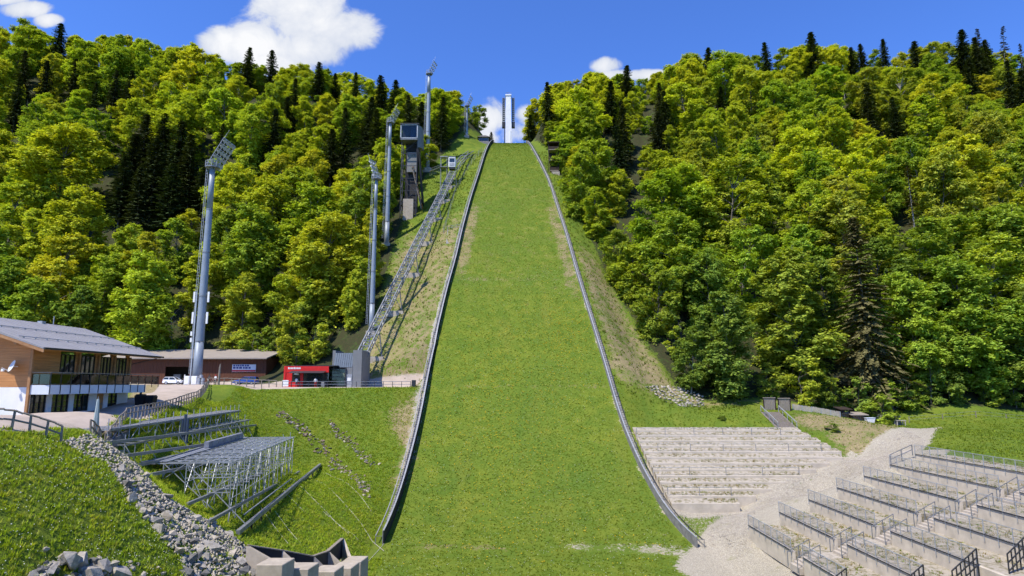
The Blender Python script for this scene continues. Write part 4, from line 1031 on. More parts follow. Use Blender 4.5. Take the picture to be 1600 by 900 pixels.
# ------------------------------------------------------------------ judges tower
def judges_tower():
    Y = 184.0; c = W(640, 305, Y); zg = gz(c.x, Y); zt = W(640, 197, Y).z; zf = W(640, 222, Y).z; t = thing('judges_tower', 'judges tower with glazed cabin on a steel frame above a sloping stair with painted-in shade', 'tower', (c.x, Y, zg))
    x0, x1 = c.x - 2.9, c.x + 2.3
    MB().box(x0, x1, Y - 2.0, Y + 2.6, zf, zf + .35).build('cabin_floor', M['steel'], t)
    MB().box(x0 - .1, x1 + .4, Y - 2.3, Y + 3.0, zt - .3, zt).build('cabin_roof', M['steel_dark'], t)
    MB().box(x0 + .12, x1 - .12, Y + 1.4, Y + 2.5, zf + .36, zt - .31).build('cabin_back', M['wood_dark'], t)
    fr = MB()
    for x in (x0 + .1, x1 - .1): fr.bar((x, Y - 1.95, zf + .35), (x, Y - 1.95, zt - .3), .28)
    fr.bar((x0, Y - 1.95, zt - .45), (x1, Y - 1.95, zt - .45), .28); fr.bar((x0, Y - 1.95, zf + .5), (x1, Y - 1.95, zf + .5), .28); fr.build('window_frame', M['steel_pale'], t)
    MB().box(x0 + .3, x1 - .3, Y - 1.9, Y - 1.86, zf + .66, zt - .62).build('pane', M['glass'], t)
    MB().box(x0 + 2.8, x1 - .4, Y - .2, Y + .3, zf + .8, zt - .8).build('cabin_screen', M['banner_blue'], t)
    MB().hexa([(x1, Y - 1.6, zf - 2.2), (x1 + 1.0, Y - .5, zf - 2.0), (x1 + 1.3, Y + 2.5, zf - 1.8), (x1, Y + 2.5, zf - 2.2), (x1, Y - 1.8, zt - .4), (x1 + .9, Y - .7, zt - .5), (x1 + 1.2, Y + 2.5, zt - .4), (x1, Y + 2.5, zt - .4)]).build('side_bay', M['concrete_grey'], t)
    MB().box(c.x - 1.1, c.x + 1.9, Y + .2, Y + 1.2, zf - 9.5, zf - 3.2).build('concrete_panel', M['concrete_grey'], t)
    m = MB(); nb = 6
    for s0 in (x0 + .3, x1 - .2):
        for dy in (-.8, 2.0): m.bar((s0, Y + dy, zg - 1), (s0, Y + dy, zf), .24)
    for k in range(nb):
        za = zg + (zf - zg) * k / nb; zb = zg + (zf - zg) * (k + 1) / nb
        m.bar((x0 + .3, Y - .8, za), (x1 - .2, Y - .8, za), .16)
        if k not in (3, 4): m.bar((x0 + .3 if k % 2 else x1 - .2, Y - .8, za), (x1 - .2 if k % 2 else x0 + .3, Y - .8, zb), .14)
        m.bar((x0 + .3, Y - .8, za), (x0 + .3, Y + 2.0, zb), .12); m.bar((x0 + .3, Y - .8, zb), (x0 + .3, Y + 2.0, zb), .12)
    m.build('steel_frame', M['steel_dark'], t)
    MB().box(c.x - 1.7, c.x + 2.1, Y + 1.3, Y + 2.7, zg - 1, zf - .05).build('stair_shaft', M['board_dark_and_shaded'], t)
    # stair flight running down the slope to the right
    top = Vector((c.x + .6, Y + 1, zf - 8.2)); bot = W(660, 292, 186); bot.z = gz(bot.x, bot.y) + .4
    st = MB()
    for k in range(16):
        p = top.lerp(bot, k / 16); st.box(p.x - .1, p.x + .45, p.y - 1.2, p.y + 1.2, p.z, p.z + .22)
    st.build('stair_treads', M['wood_beam'], t)
    m = MB()
    for dy in (-1.25, 1.25): m.bar(top + Vector((0, dy, .1)), bot + Vector((0, dy, .1)), .22, .5); m.bar(top + Vector((0, dy, 1.4)), bot + Vector((0, dy, 1.4)), .12)
    m.build('stair_sides', M['wood_grey'], t)
    MB().hexa([(x1, Y - 1.0, zf - 2.2), (x1 + .35, Y - 1.0, zf - 2.2), (x1 + .35, Y + 2.2, zf - 2.2), (x1, Y + 2.2, zf - 2.2)[:3], (bot.x, bot.y - 1.0, bot.z + 2.0), (bot.x + .35, bot.y - 1.0, bot.z + 2.0), (bot.x + .35, bot.y + 2.2, bot.z + 2.0), (bot.x, bot.y + 2.2, bot.z + 2.0)]).build('gangway_shade', M['board_dark_and_shaded'], t)  # near-black sheet paints in the shade under the sloping gangway
    MB().box(c.x - 1.6, c.x + 1.4, Y - 1.6, Y - .9, zg - 1.5, zg + 5.2).build('base_wall', M['concrete_warm'], t)
judges_tower()

# ------------------------------------------------------------------ lift station and kiosk
def station():
    Y = 117.5; zg = -.55; xa, xb, xc = W(518, 570, Y).x, W(551, 570, Y).x, W(565, 570, Y).x; zt = W(540, 547, Y).z
    t = thing('lift_station', 'grey concrete valley station of the lift with blue corrugated front', 'building', (xb, Y, zg))
    MB().box(xb, xc, Y, Y + 7, zg - 1, zt).build('concrete_wall', M['concrete_grey'], t)
    MB().box(xa - .2, xa + .35, Y + 1.2, Y + 7, zg, zt).build('side_wall', M['concrete_grey'], t)
    z0 = W(540, 574, Y).z; z1 = W(540, 551, Y).z; n = 9
    for k in range(n):
        a = xa + .36 + (xb - xa - .4) * k / n; b = xa + .36 + (xb - xa - .4) * (k + 1) / n
        MB().hexa([(a, Y + .1, z0), (b - .05, Y + .1, z0), (b - .05, Y + .35, z0), (a, Y + .35, z0), (a, Y + 1.2, z1), (b - .05, Y + 1.2, z1), (b - .05, Y + 1.45, z1), (a, Y + 1.45, z1)]).build('sheet_panel', M['corrugated'], t)
    MB().box(xa + .36, xb - .01, Y + 1.46, Y + 6.8, z1 - .5, z1).build('roof', M['steel_dark'], t)
    MB().box(xa + .36, xb - .01, Y + 6.2, Y + 6.9, zg - .5, z1 - .51).build('rear_wall', M['concrete_dark'], t)
    # glazed lower front
    xg = W(505, 590, Y).x; xh = W(540, 590, Y).x
    fr = MB()
    for x in (xg, xh): fr.bar((x, Y - .2, zg), (x, Y - .2, z0 - .1), .22)
    for z in (z0 - .3, z0 - 1.05, z0 - 1.75, zg + .15): fr.bar((xg, Y - .2, z), (xh, Y - .2, z), .10)
    f = fr.build('glass_front_frame', M['steel_dark'], t)
    MB().box(xg + .12, xh - .12, Y - .19, Y - .17, zg + .2, z0 - .35).build('pane', M['glass'], f)
    MB().box(xg, xh, Y + .55, Y + .7, zg, z0 - .4).build('inner_wall', M['concrete_warm'], t)
    d0, d1 = W(541.5, 590, Y).x, W(550, 590, Y).x; zd = W(545, 585, Y).z
    MB().box(xh + .12, xb, Y - .05, Y + .3, zg, z0 - .05).build('lower_wall', M['concrete_grey'], t)
    d = MB().box(d0, d1, Y - .12, Y - .055, zg, zd).build('door', M['alu'], t)
    MB().box(d0 + .2, d1 - .2, Y - .15, Y - .125, zd - 1.2, zd - .6).build('door_notice', M['white'], d)
station()
def kiosk():
    Y = 116.0; zg = -.55; x0, x1 = W(443, 590, Y).x, W(513, 590, Y).x; zt = W(470, 572, Y).z
    t = thing('kiosk', 'bright red ticket kiosk with dark awning left of the lift station', 'kiosk', (x0, Y, zg))
    MB().box(x0, x0 + .35, Y, Y + 4, zg, zt).build('side_wall', M['red'], t)
    MB().box(x0 + .36, x1, Y + .05, Y + .3, zt - 1.15, zt - .02).build('sign_board', M['red'], t)
    MB().box(x0 + .36, x1 + 1.4, Y + .3, Y + 4, zt, zt + .14).build('roof', M['steel_dark'], t)
    w = [(x0 + .36, x0 + 1.5), (x0 + 3.0, x0 + 3.55)]
    for a, b in w: MB().box(a, b, Y + .1, Y + .3, zg, zt - 1.16).build('front_wall', M['red'], t)
    MB().box(x0 + .36, x1, Y + 2.6, Y + 2.8, zg, zt - .03).build('rear_wall', M['wood_dark'], t)
    MB().box(x0 + 1.55, x0 + 2.95, Y + .12, Y + .2, zg + .9, zt - 1.17).build('hatch', M['pane'], t)
    MB().box(x0 + 1.55, x0 + 2.95, Y + .1, Y + .3, zg, zg + .88).build('counter', M['red'], t)
    MB().box(x0 + 3.6, x1, Y + .16, Y + .2, zg + 1.0, zt - 1.17).build('shop_window', M['pane'], t)
    MB().box(x0 + 3.6, x1, Y + .12, Y + .3, zg, zg + .98).build('shop_counter', M['wood_dark'], t)
    zz = zt - 1.05; MB().hexa([(x0 + 1.4, Y - 1.5, zz - .25), (x1 - .5, Y - 1.5, zz - .25), (x1 - .5, Y + .04, zz + .12), (x0 + 1.4, Y + .04, zz + .12), (x0 + 1.4, Y - 1.5, zz - .2), (x1 - .5, Y - 1.5, zz - .2), (x1 - .5, Y + .04, zz + .18), (x0 + 1.4, Y + .04, zz + .18)]).build('awning', M['steel_dark'], t)
    # white lettering on the sign board, too small in the photograph to read
    x = x0 + .75
    m = MB()
    for k, w_ in enumerate([.22, .2, .24, .2, .1, .24, .2, .22, .18, .24]):
        m.box(x, x + w_ * .8, Y + .02, Y + .045, zt - .55, zt - .25 + (.05 if k in (0, 5) else 0)); x += w_ + .03
    m.build('lettering', M['white'], t)
    MB().box(x0 + 1.9, x0 + 2.7, Y - .02, Y + .09, zt - 1.6, zt - 1.28).build('notice', M['white'], t)
    b = MB().box(x0 + .2, x0 + 1.25, Y - .9, Y - .8, zg + .1, zg + 1.25).build('board_stand', M['white']); meta(b, 'white notice board standing in front of the red kiosk', 'notice board')
    b = MB().box(x1 - 1.0, x1 - .4, Y - .9, Y - .3, zg + .02, zg + .85).build('litter_bin', M['steel'], None, bevel=.05); meta(b, 'grey litter bin in front of the kiosk window', 'litter bin')
kiosk()
def rail_run(name, label, cat, pts, h, step, mp, mr, wp=.08, wr=.07, rails=(1.0, .5), group=None, rough=0.0, tilt=0.0, base=None):
    """posts and rails following points given on the ground"""
    P = [Vector(p) for p in pts]; t = thing(name, label, cat, P[0], group); pos = []
    for a, b in zip(P, P[1:]):
        n = max(1, round((b - a).length / step))
        for k in range(n): pos.append(a.lerp(b, k / n))
    pos.append(P[-1]); tops = []
    for q in pos:
        j = Vector((random.uniform(-rough, rough), random.uniform(-rough, rough), random.uniform(-rough, rough) * .7)); top = q + Vector((0, 0, h)) + j + Vector((0, 0, 0)); tops.append(top)
        m = MB()
        if rough: m.tube(q - Vector((0, 0, .3)), top, wp * .6, wp * .5, 6)
        else: m.bar(q - Vector((0, 0, .15)), top, wp)
        m.build('post', mp, t)
    for fr in rails:
        m = MB()
        for (a, ta), (b, tb) in zip(zip(pos, tops), list(zip(pos, tops))[1:]):
            p = a.lerp(ta, fr) - Vector((0, .0, 0)); q = b.lerp(tb, fr)
            if rough: m.tube(p, p.lerp(q, .5) + Vector((0, 0, random.uniform(-rough, rough) * .8)), wr * .55, wr * .5, 5); m.tube(p.lerp(q, .5) + Vector((0, 0, 0)), q, wr * .5, wr * .55, 5)
            else: m.bar(p, q, wr)
        m.build('rail', mr, t)
    return t
def gp(x, y, dz=0.0): return (x, y, gz(x, y) + dz)
rail_run('metal_railing', 'low metal railing in front of the red kiosk and lift station', 'railing', [gp(-41.2, 113.9), gp(-35, 114.2), gp(-28, 114.2), gp(-18.2, 114.0)], 1.0, 1.7, M['steel_dark'], M['steel'], .09, .08)
b = MB().box(-18.0, -17.3, 113.7, 114.3, gz(-17.6, 114) - .2, gz(-17.6, 114) + 1.25).build('control_box', M['steel_dark'], None, bevel=.05); meta(b, 'dark green control box at the end of the metal railing', 'box')

# ------------------------------------------------------------------ brown shed
def shed():
    Y = 132.0; x0, x1 = -86.0, W(416, 570, Y).x; zg = gz(-65, Y) - .2; ze = W(340, 561, Y - 1.2).z; t = thing('shed', 'long brown timber shed with pale low roof behind the parked cars', 'building', (-65, Y, zg))
    ox0, ox1 = W(262, 580, Y).x, W(294, 580, Y).x; zo = W(280, 573, Y).z
    x = x0
    edges = []
    while x < x1 - .01: edges.append((x, min(x + .62, x1))); x += .62
    for a, b in edges:
        if b <= ox0 or a >= ox1: MB().box(a, b - .03, Y, Y + .25 + random.uniform(0, .03), zg, ze).build('board', M['wood_red'], t)
        else: MB().box(a, b - .03, Y, Y + .25, zo, ze).build('board', M['wood_red'], t)
    MB().box(x1 - .25, x1 + .02, Y + .3, Y + 10, zg, ze + .4).build('end_wall', M['wood_red'], t)
    MB().box(x0, x1 - .3, Y + 4, Y + 4.2, zg, ze).build('inner_wall', M['wood_dark'], t)
    MB().box(ox0 + .5, ox0 + 1.9, Y + 1.5, Y + 2.2, zg, zg + 2.1).build('stored_crates', M['concrete_grey'], t)
    zr = W(340, 546, Y + 9).z
    MB().hexa([(x0, Y - 1.3, ze), (x1 + .5, Y - 1.3, ze), (x1 + 1.0, Y + 9, zr - .25), (x0, Y + 9, zr - .25), (x0, Y - 1.3, ze + .25), (x1 + .5, Y - 1.3, ze + .25), (x1 + 1.0, Y + 9, zr), (x0, Y + 9, zr)]).build('roof', M['roof_pale'], t)
    a, b = W(363, 575, Y).x, W(400, 575, Y).x; z0, z1 = W(380, 581, Y).z, W(380, 569.5, Y).z
    bn = MB().box(a, b, Y - .08, Y - .03, z0, z1).build('banner', M['pale_blue_and_shade'], t)
    x = a + .15; m = MB()
    for r_, (za, zb, ws) in enumerate([(.74, .95, [.5, .3, .45, .35, .5, .4, .5]), (.42, .68, [.6, .5, .7, .4, .6, .5])]):
        x = a + .2
        for w_ in ws: m.box(x, x + w_ * .85, Y - .11, Y - .085, z0 + (z1 - z0) * za, z0 + (z1 - z0) * zb); x += w_ * 1.15
    m.build('banner_print', M['banner_blue'], bn)
    MB().box(a + .03, b - .03, Y - .11, Y - .085, z0 + .06, z0 + (z1 - z0) * .26).build('banner_stripe', M['banner_red'], bn)
shed()

# ------------------------------------------------------------------ lodge
def lodge():
    X = -49.1; Y0, Y1 = 64.5, 81.0; XR = -57.4; XW = -65.7; zb = -3.7; zf = -.3; ze = 3.75
    slope = .336; zr = 3.45 + slope * (XR + 46.6) * -1
    t = thing('lodge', 'two storey lodge with larch cladding, white base and grey metal roof', 'building', (X, Y0, zb))
    # gable end, cladding boards
    def top_at(x): return 3.30 + slope * (-46.6 - x) if x > XR else 3.30 + slope * (-46.6 - XR) - slope * (XR - x)
    z = zf
    while z < 7.0:
        z2 = z + .30; xs = []
        for x in np.arange(XW, X + .01, .05):
            if top_at(x) >= z2: xs.append(x)
        if len(xs) < 3: break
        MB().box(max(XW, xs[0]), min(X, xs[-1]), Y0 + random.uniform(0, .012), Y0 + .2, z, z2 - .012).build('cladding_board', M['wood_larch'], t); z = z2
    MB().prism([(XW, Y0 + .2, zf - .02), (X, Y0 + .2, zf - .02), (X, Y0 + .2, top_at(X) - .05), (XR, Y0 + .2, top_at(XR) - .05), (XW, Y0 + .2, top_at(XW) - .05)], (0, .1, 0)).build('gable_backing', M['wood_beam'], t)
    MB().box(XW, X, Y0 - .03, Y0 + .3, zb, zf - .03).build('base_wall', M['plaster'], t)
    # long wall: upper cladding between the openings
    ups = [(68.6, 70.9, 1.15), (71.9, 74.3, -.05), (75.3, 77.3, -.05), (78.3, 80.4, -.05)]
    ys = [Y0 + .31]
    for a, b, s in ups: ys += [a, b]
    ys.append(Y1)
    for k in range(0, len(ys), 2):
        zz = zf
        while zz < 3.3: MB().box(X - .2, X, ys[k], ys[k + 1], zz, zz + .285).build('cladding_board', M['wood_larch'], t); zz += .3
    MB().box(X - .2, X, 68.6, 70.9, zf, 1.1).build('sill_wall', M['wood_larch'], t)
    def window(xp, y0, y1, z0, z1, n, parent=t):
        f = MB(); f.box(xp - .1, xp + .05, y0, y0 + .12, z0, z1); f.box(xp - .1, xp + .05, y1 - .12, y1, z0, z1); f.box(xp - .1, xp + .05, y0 + .12, y1 - .12, z1 - .12, z1); f.box(xp - .1, xp + .05, y0 + .12, y1 - .12, z0, z0 + .12)
        for k in range(1, n): yy = y0 + (y1 - y0) * k / n; f.box(xp - .1, xp + .05, yy - .07, yy + .07, z0 + .12, z1 - .12)
        w = f.build('window', M['frame_dark'], parent)
        for k in range(n): MB().box(xp - .06, xp - .03, y0 + (y1 - y0) * k / n + .06, y0 + (y1 - y0) * (k + 1) / n - .06, z0 + .1, z1 - .1).build('pane', M['pane'], w)
    for a, b, s in ups: window(X, a + .02, b - .02, s, 3.25, 3)
    for yy in (71.4, 74.8, 77.8, 80.9): MB().box(X + .02, X + .26, yy - .13, yy + .13, zf, 3.35).build('post', M['wood_beam'], t)
    MB().box(X - .05, X + .22, Y0 - .2, Y0 + .06, zb, 3.5).build('corner_post', M['wood_beam'], t)
    # lower storey
    los = [(64.9, 67.2), (68.0, 70.6), (71.4, 73.9), (75.3, 76.6), (77.4, 79.2)]
    yy = Y0 + .3
    for a, b in los: MB().box(X - .3, X, yy, a, zb, zf - .03).build('pier', M['plaster'], t); yy = b
    MB().box(X - .3, X, yy, Y1, zb, zf - .03).build('pier', M['plaster'], t)
    for k, (a, b) in enumerate(los):
        if k == 3:
            d = MB().box(X - .2, X - .1, a + .02, b - .02, zb, -1.0).build('door', M['wood_larch'], t); MB().box(X - .1, X - .06, b - .35, b - .25, -2.5, -2.2).build('handle', M['steel'], d)
        else:
            if k == 4: MB().box(X - .28, X - .02, a, b, zb, -2.9).build('parapet', M['plaster'], t)
            else: MB().box(X - .28, X - .02, a, b, zb, -3.05).build('parapet', M['plaster'], t)
            window(X - .12, a + .02, b - .02, -2.88 if k == 4 else -3.03, -.95, 2 if k == 4 else 3)
        MB().box(X - .28, X - .02, a, b, -.93, zf - .04).build('lintel', M['plaster'], t)
    MB().box(XW, X - .4, Y0 + 3, Y0 + 3.2, zb, ze).build('inner_wall', M['wood_dark'], t)
    MB().box(XW, X, Y1, Y1 + .3, zb, 3.3).build('rear_wall', M['plaster'], t)
    # small base window in the gable
    f = MB().box(-53.4, -51.9, Y0 - .09, Y0 - .035, -2.95, -1.65).build('window', M['frame_dark'], t); MB().box(-53.25, -52.05, Y0 - .12, Y0 - .095, -2.8, -1.8).build('pane', M['pane'], f)
    # balcony
    XB = -47.0
    MB().box(X + .27, XB, Y0, Y1 + .4, -.38, -.12).build('balcony_floor', M['concrete'], t)
    MB().box(XB - .12, XB + .02, Y0 - .05, Y1 + .4, -1.05, -.10).build('balcony_apron', M['pale_blue_and_shade'], t)  # bluish tone paints in the shade on the apron
    MB().box(X + .1, XB - .13, Y0 - .05, Y0 + .07, -1.05, -.10).build('balcony_apron', M['pale_blue_and_shade'], t)
    n = 13; ya = Y0; yb = 84.2
    for k in range(n + 1):
        y = ya + (yb - ya) * k / n; MB().box(XB + .03, XB + .09, y - .03, y + .03, -1.0 if y < Y1 + .5 else -.4, 1.12).build('baluster', M['steel_dark'], t)
        if k < n: MB().box(XB + .0, XB + .02, y + .06, ya + (yb - ya) * (k + 1) / n - .06, .0, 1.0).build('glass_panel', M['glass'], t)
    MB().box(XB, XB + .12, ya - .05, yb, 1.13, 1.21).build('handrail', M['wood_grey'], t)
    for xa, xb in ((X + .1, -48.1), (-48.1, XB)): MB().box(xa + .05, xb - .05, Y0 - .02, Y0, .0, 1.0).build('glass_panel', M['glass'], t)
    MB().box(X + .1, XB - .01, Y0 - .05, Y0 + .05, 1.13, 1.21).build('handrail', M['wood_grey'], t)
    MB().box(XB - .2, XB + .0, 80.6, 80.8, zb - .1, -.4).build('balcony_column', M['frame_dark'], t)
    # roof
    def rz(x): return 3.45 + slope * (-46.6 - x)
    ya, yb = 62.6, 84.2
    MB().prism([(-46.6, ya, rz(-46.6)), (XR, ya, rz(XR)), (XR, ya, rz(XR) + .28), (-46.6, ya, rz(-46.6) + .16)], (0, yb - ya, 0)).build('roof', M['roof_sheet'], t)
    MB().prism([(XR, ya, rz(XR)), (-68.2, ya, rz(-46.6)), (-68.2, ya, rz(-46.6) + .16), (XR, ya, rz(XR) + .28)], (0, yb - ya, 0)).build('roof', M['roof_sheet'], t)
    roof = None
    m = MB()
    for k in range(1, 22): y = ya + (yb - ya) * k / 22; m.bar((-46.65, y, rz(-46.6) + .175), (XR, y, rz(XR) + .29), .035, .035)
    m.build('roof_seam', M['roof_sheet'], t)
    for xs, in ((-49.5,), (-53.2,)):
        m = MB(); zz = rz(xs) + .36; m.tube((xs, ya + .3, zz), (xs, yb - .3, zz), .045, .045, 6)
        for y in np.arange(ya + 1, yb, 1.6): m.box(xs - .1, xs + .06, y - .05, y + .05, zz - .16, zz + .03)
        m.build('snow_guard', M['steel_pale'], t)
    MB().prism([(-46.6, ya + .02, rz(-46.6) - .34), (XR, ya + .02, rz(XR) - .34), (XR, ya + .02, rz(XR) - .02), (-46.6, ya + .02, rz(-46.6) - .02)], (0, .1, 0)).build('bargeboard', M['wood_beam'], t)
    MB().prism([(XR, ya + .02, rz(XR) - .34), (-68.2, ya + .02, rz(-46.6) - .34), (-68.2, ya + .02, rz(-46.6) - .02), (XR, ya + .02, rz(XR) - .02)], (0, .1, 0)).build('bargeboard', M['wood_beam'], t)
    MB().box(-46.62, -46.45, ya, yb, rz(-46.6) - .02, rz(-46.6) + .17).build('gutter', M['steel_dark'], t)
    MB().prism([(-46.8, ya + .15, rz(-46.8) - .16), (XR, ya + .15, rz(XR) - .16), (XR, ya + .15, rz(XR) - .03), (-46.8, ya + .15, rz(-46.8) - .03)], (0, yb - ya - .3, 0)).build('soffit', M['wood_larch'], t)
    for xx in (-49.6, -53.4): MB().box(xx - .14, xx + .14, ya + .12, Y0, top_at(xx) - .36, top_at(xx) - .05).build('purlin', M['wood_beam'], t)
    MB().tube((-46.5, 82.5, 3.3), (-48.9, 81.2, 2.5), .06, .06, 6).build('downpipe', M['steel_dark'], t)
    m = MB(); m.tube((XR + .2, 78, rz(XR)), (XR + .2, 78, rz(XR) + 1.3), .05, .05, 6); m.box(XR - .3, XR + .3, 76, 76.6, rz(XR), rz(XR) + .5); m.build('roof_vent', M['steel_pale'], t)
    # satellite dish
    c = Vector((-50.45, Y0 - .6, 1.75)); n_ = 18
    m = MB(); ring = []
    for k in range(n_): a = 6.283 * k / n_; ring.append((math.cos(a), math.sin(a)))
    ax = Vector((-.55, -.75, .35)).normalized(); d_, s_, u_ = frame_of(ax)
    for (r0, o0), (r1, o1) in zip([(0.01, 0), (.3, .03), (.55, .11)], [(.3, .03), (.55, .11), (.62, .15)]):
        for k in range(n_):
            (ca_, sa_), (cb_, sb_) = ring[k], ring[(k + 1) % n_]
            m.face([c + s_ * ca_ * r0 + u_ * sa_ * r0 + ax * o0, c + s_ * cb_ * r0 + u_ * sb_ * r0 + ax * o0, c + s_ * cb_ * r1 + u_ * sb_ * r1 + ax * o1, c + s_ * ca_ * r1 + u_ * sa_ * r1 + ax * o1])
    ds = MB(); dish = m.build('satellite_dish', M['pale_blue_and_shade'], t, smooth=True)
    m = MB(); m.tube(c, (c.x, Y0, c.z), .05, .05, 6); m.tube(c - u_ * .55 + ax * .1, c + ax * .8 - u_ * .45, .03, .03, 5); m.box(c.x - .6, c.x - .4, c.y - .75, c.y - .55, c.z - .5, c.z - .25); m.build('dish_arm', M['white'], dish)
lodge()

# ------------------------------------------------------------------ vehicles
def car(label, loc, L, paint, estate, face=1):
    x, y, z = loc; t = thing('parked_car', label, 'car', loc, 'cars parked by the brown shed'); w = .88
    def P(px_, pz_, s, inset=0): return (x + face * px_, y + s * (w - inset), z + pz_)
    h = L / 2
    lower = [(-h, .32), (-h + .06, .30), (h - .05, .30), (h, .42), (h - .02, .68), (h - .35, .82), (h * .42, .95), (-h + .15, 1.0), (-h, .85)]
    n = len(lower); b = bmesh.new(); A = [b.verts.new(P(a, c, -1, .03 if c > .7 else 0)) for a, c in lower]; B = [b.verts.new(P(a, c, 1, .03 if c > .7 else 0)) for a, c in lower]
    b.faces.new(A); b.faces.new(list(reversed(B)))
    for i in range(n): b.faces.new((A[i], B[i], B[(i + 1) % n], A[(i + 1) % n]))
    bmesh.ops.recalc_face_normals(b, faces=b.faces); bmesh.ops.translate(b, verts=b.verts, vec=-Vector(loc)); me = bpy.data.meshes.new('body'); b.to_mesh(me); b.free(); me.materials.append(paint)
    o = link('body', me, t); md = o.modifiers.new('bevel', 'BEVEL'); md.width = .07; md.segments = 3
    r0, r1 = (-h + .22, h * .05) if estate else (-h + .35, h * .02); g0, g1 = (-h + .05, h * .45)
    m = MB(); m.hexa([P(g0, .96, -1, .06), P(g1, .92, -1, .06), P(g1, .92, 1, .06), P(g0, .96, 1, .06), P(r0, 1.44, -1, .24), P(r1, 1.44, -1, .24), P(r1, 1.44, 1, .24), P(r0, 1.44, 1, .24)]); m.build('windows', M['pane'], t, bevel=.03)
    m = MB(); m.hexa([P(r0 - .03, 1.44, -1, .22), P(r1 + .06, 1.44, -1, .22), P(r1 + .06, 1.44, 1, .22), P(r0 - .03, 1.44, 1, .22), P(r0, 1.51, -1, .28), P(r1, 1.51, -1, .28), P(r1, 1.51, 1, .28), P(r0, 1.51, 1, .28)]); m.build('roof', paint, t, bevel=.02)
    for s in (-1, 1):
        m = MB()
        for ga, ra in ((g0, r0), (g1, r1), ((g0 + g1) / 2 - .2, (r0 + r1) / 2)): m.bar(P(ga, .95, s, .04), P(ra, 1.46, s, .23), .10, .06)
        m.build('pillar', paint, t)
        for wx in (-h + .78, h - .82):
            c = Vector(P(wx, .31, s, .10)); k = MB().tube(c - Vector((0, .1, 0)), c + Vector((0, .1, 0)), .32, .32, 18).build('wheel', M['rubber'], t, smooth=False); MB().tube(c - Vector((0, .115, 0)), c + Vector((0, .115, 0)), .20, .20, 12).build('rim', M['alu'], k)
        m = MB(); c = Vector(P(h - .12, .66, s, .18)); m.box(c.x - .06, c.x + .06, c.y - .16, c.y + .16, c.z - .07, c.z + .07); m.build('headlight', M['white'], t)
        m = MB(); c = Vector(P(-h + .05, .88, s, .12)); m.box(c.x - .06, c.x + .06, c.y - .1, c.y + .1, c.z - .1, c.z + .1); m.build('tail_light', M['banner_red'], t)
        c = Vector(P(g1 - .15, 1.0, s, -.08)); MB().box(c.x - .07, c.x + .07, c.y - .09, c.y + .09, c.z - .07, c.z + .07).build('mirror', paint, t)
    m = MB(); c0 = Vector(P(h + .02, .42, -1, .2)); c1 = Vector(P(h + .02, .42, 1, .2)); m.bar(c0, c1, .06, .14); m.build('bumper', M['rubber'], t)
p = W(273, 592, 126); car('small white hatchback parked in front of the brown shed', (p.x, 126, gz(p.x, 126) - .02), 3.95, M['paint_white'], False, 1)
p = W(384, 597, 122); car('blue estate car parked behind the rustic fence by the shed', (p.x, 122, gz(p.x, 122) - .02), 4.5, M['paint_blue'], True, -1)

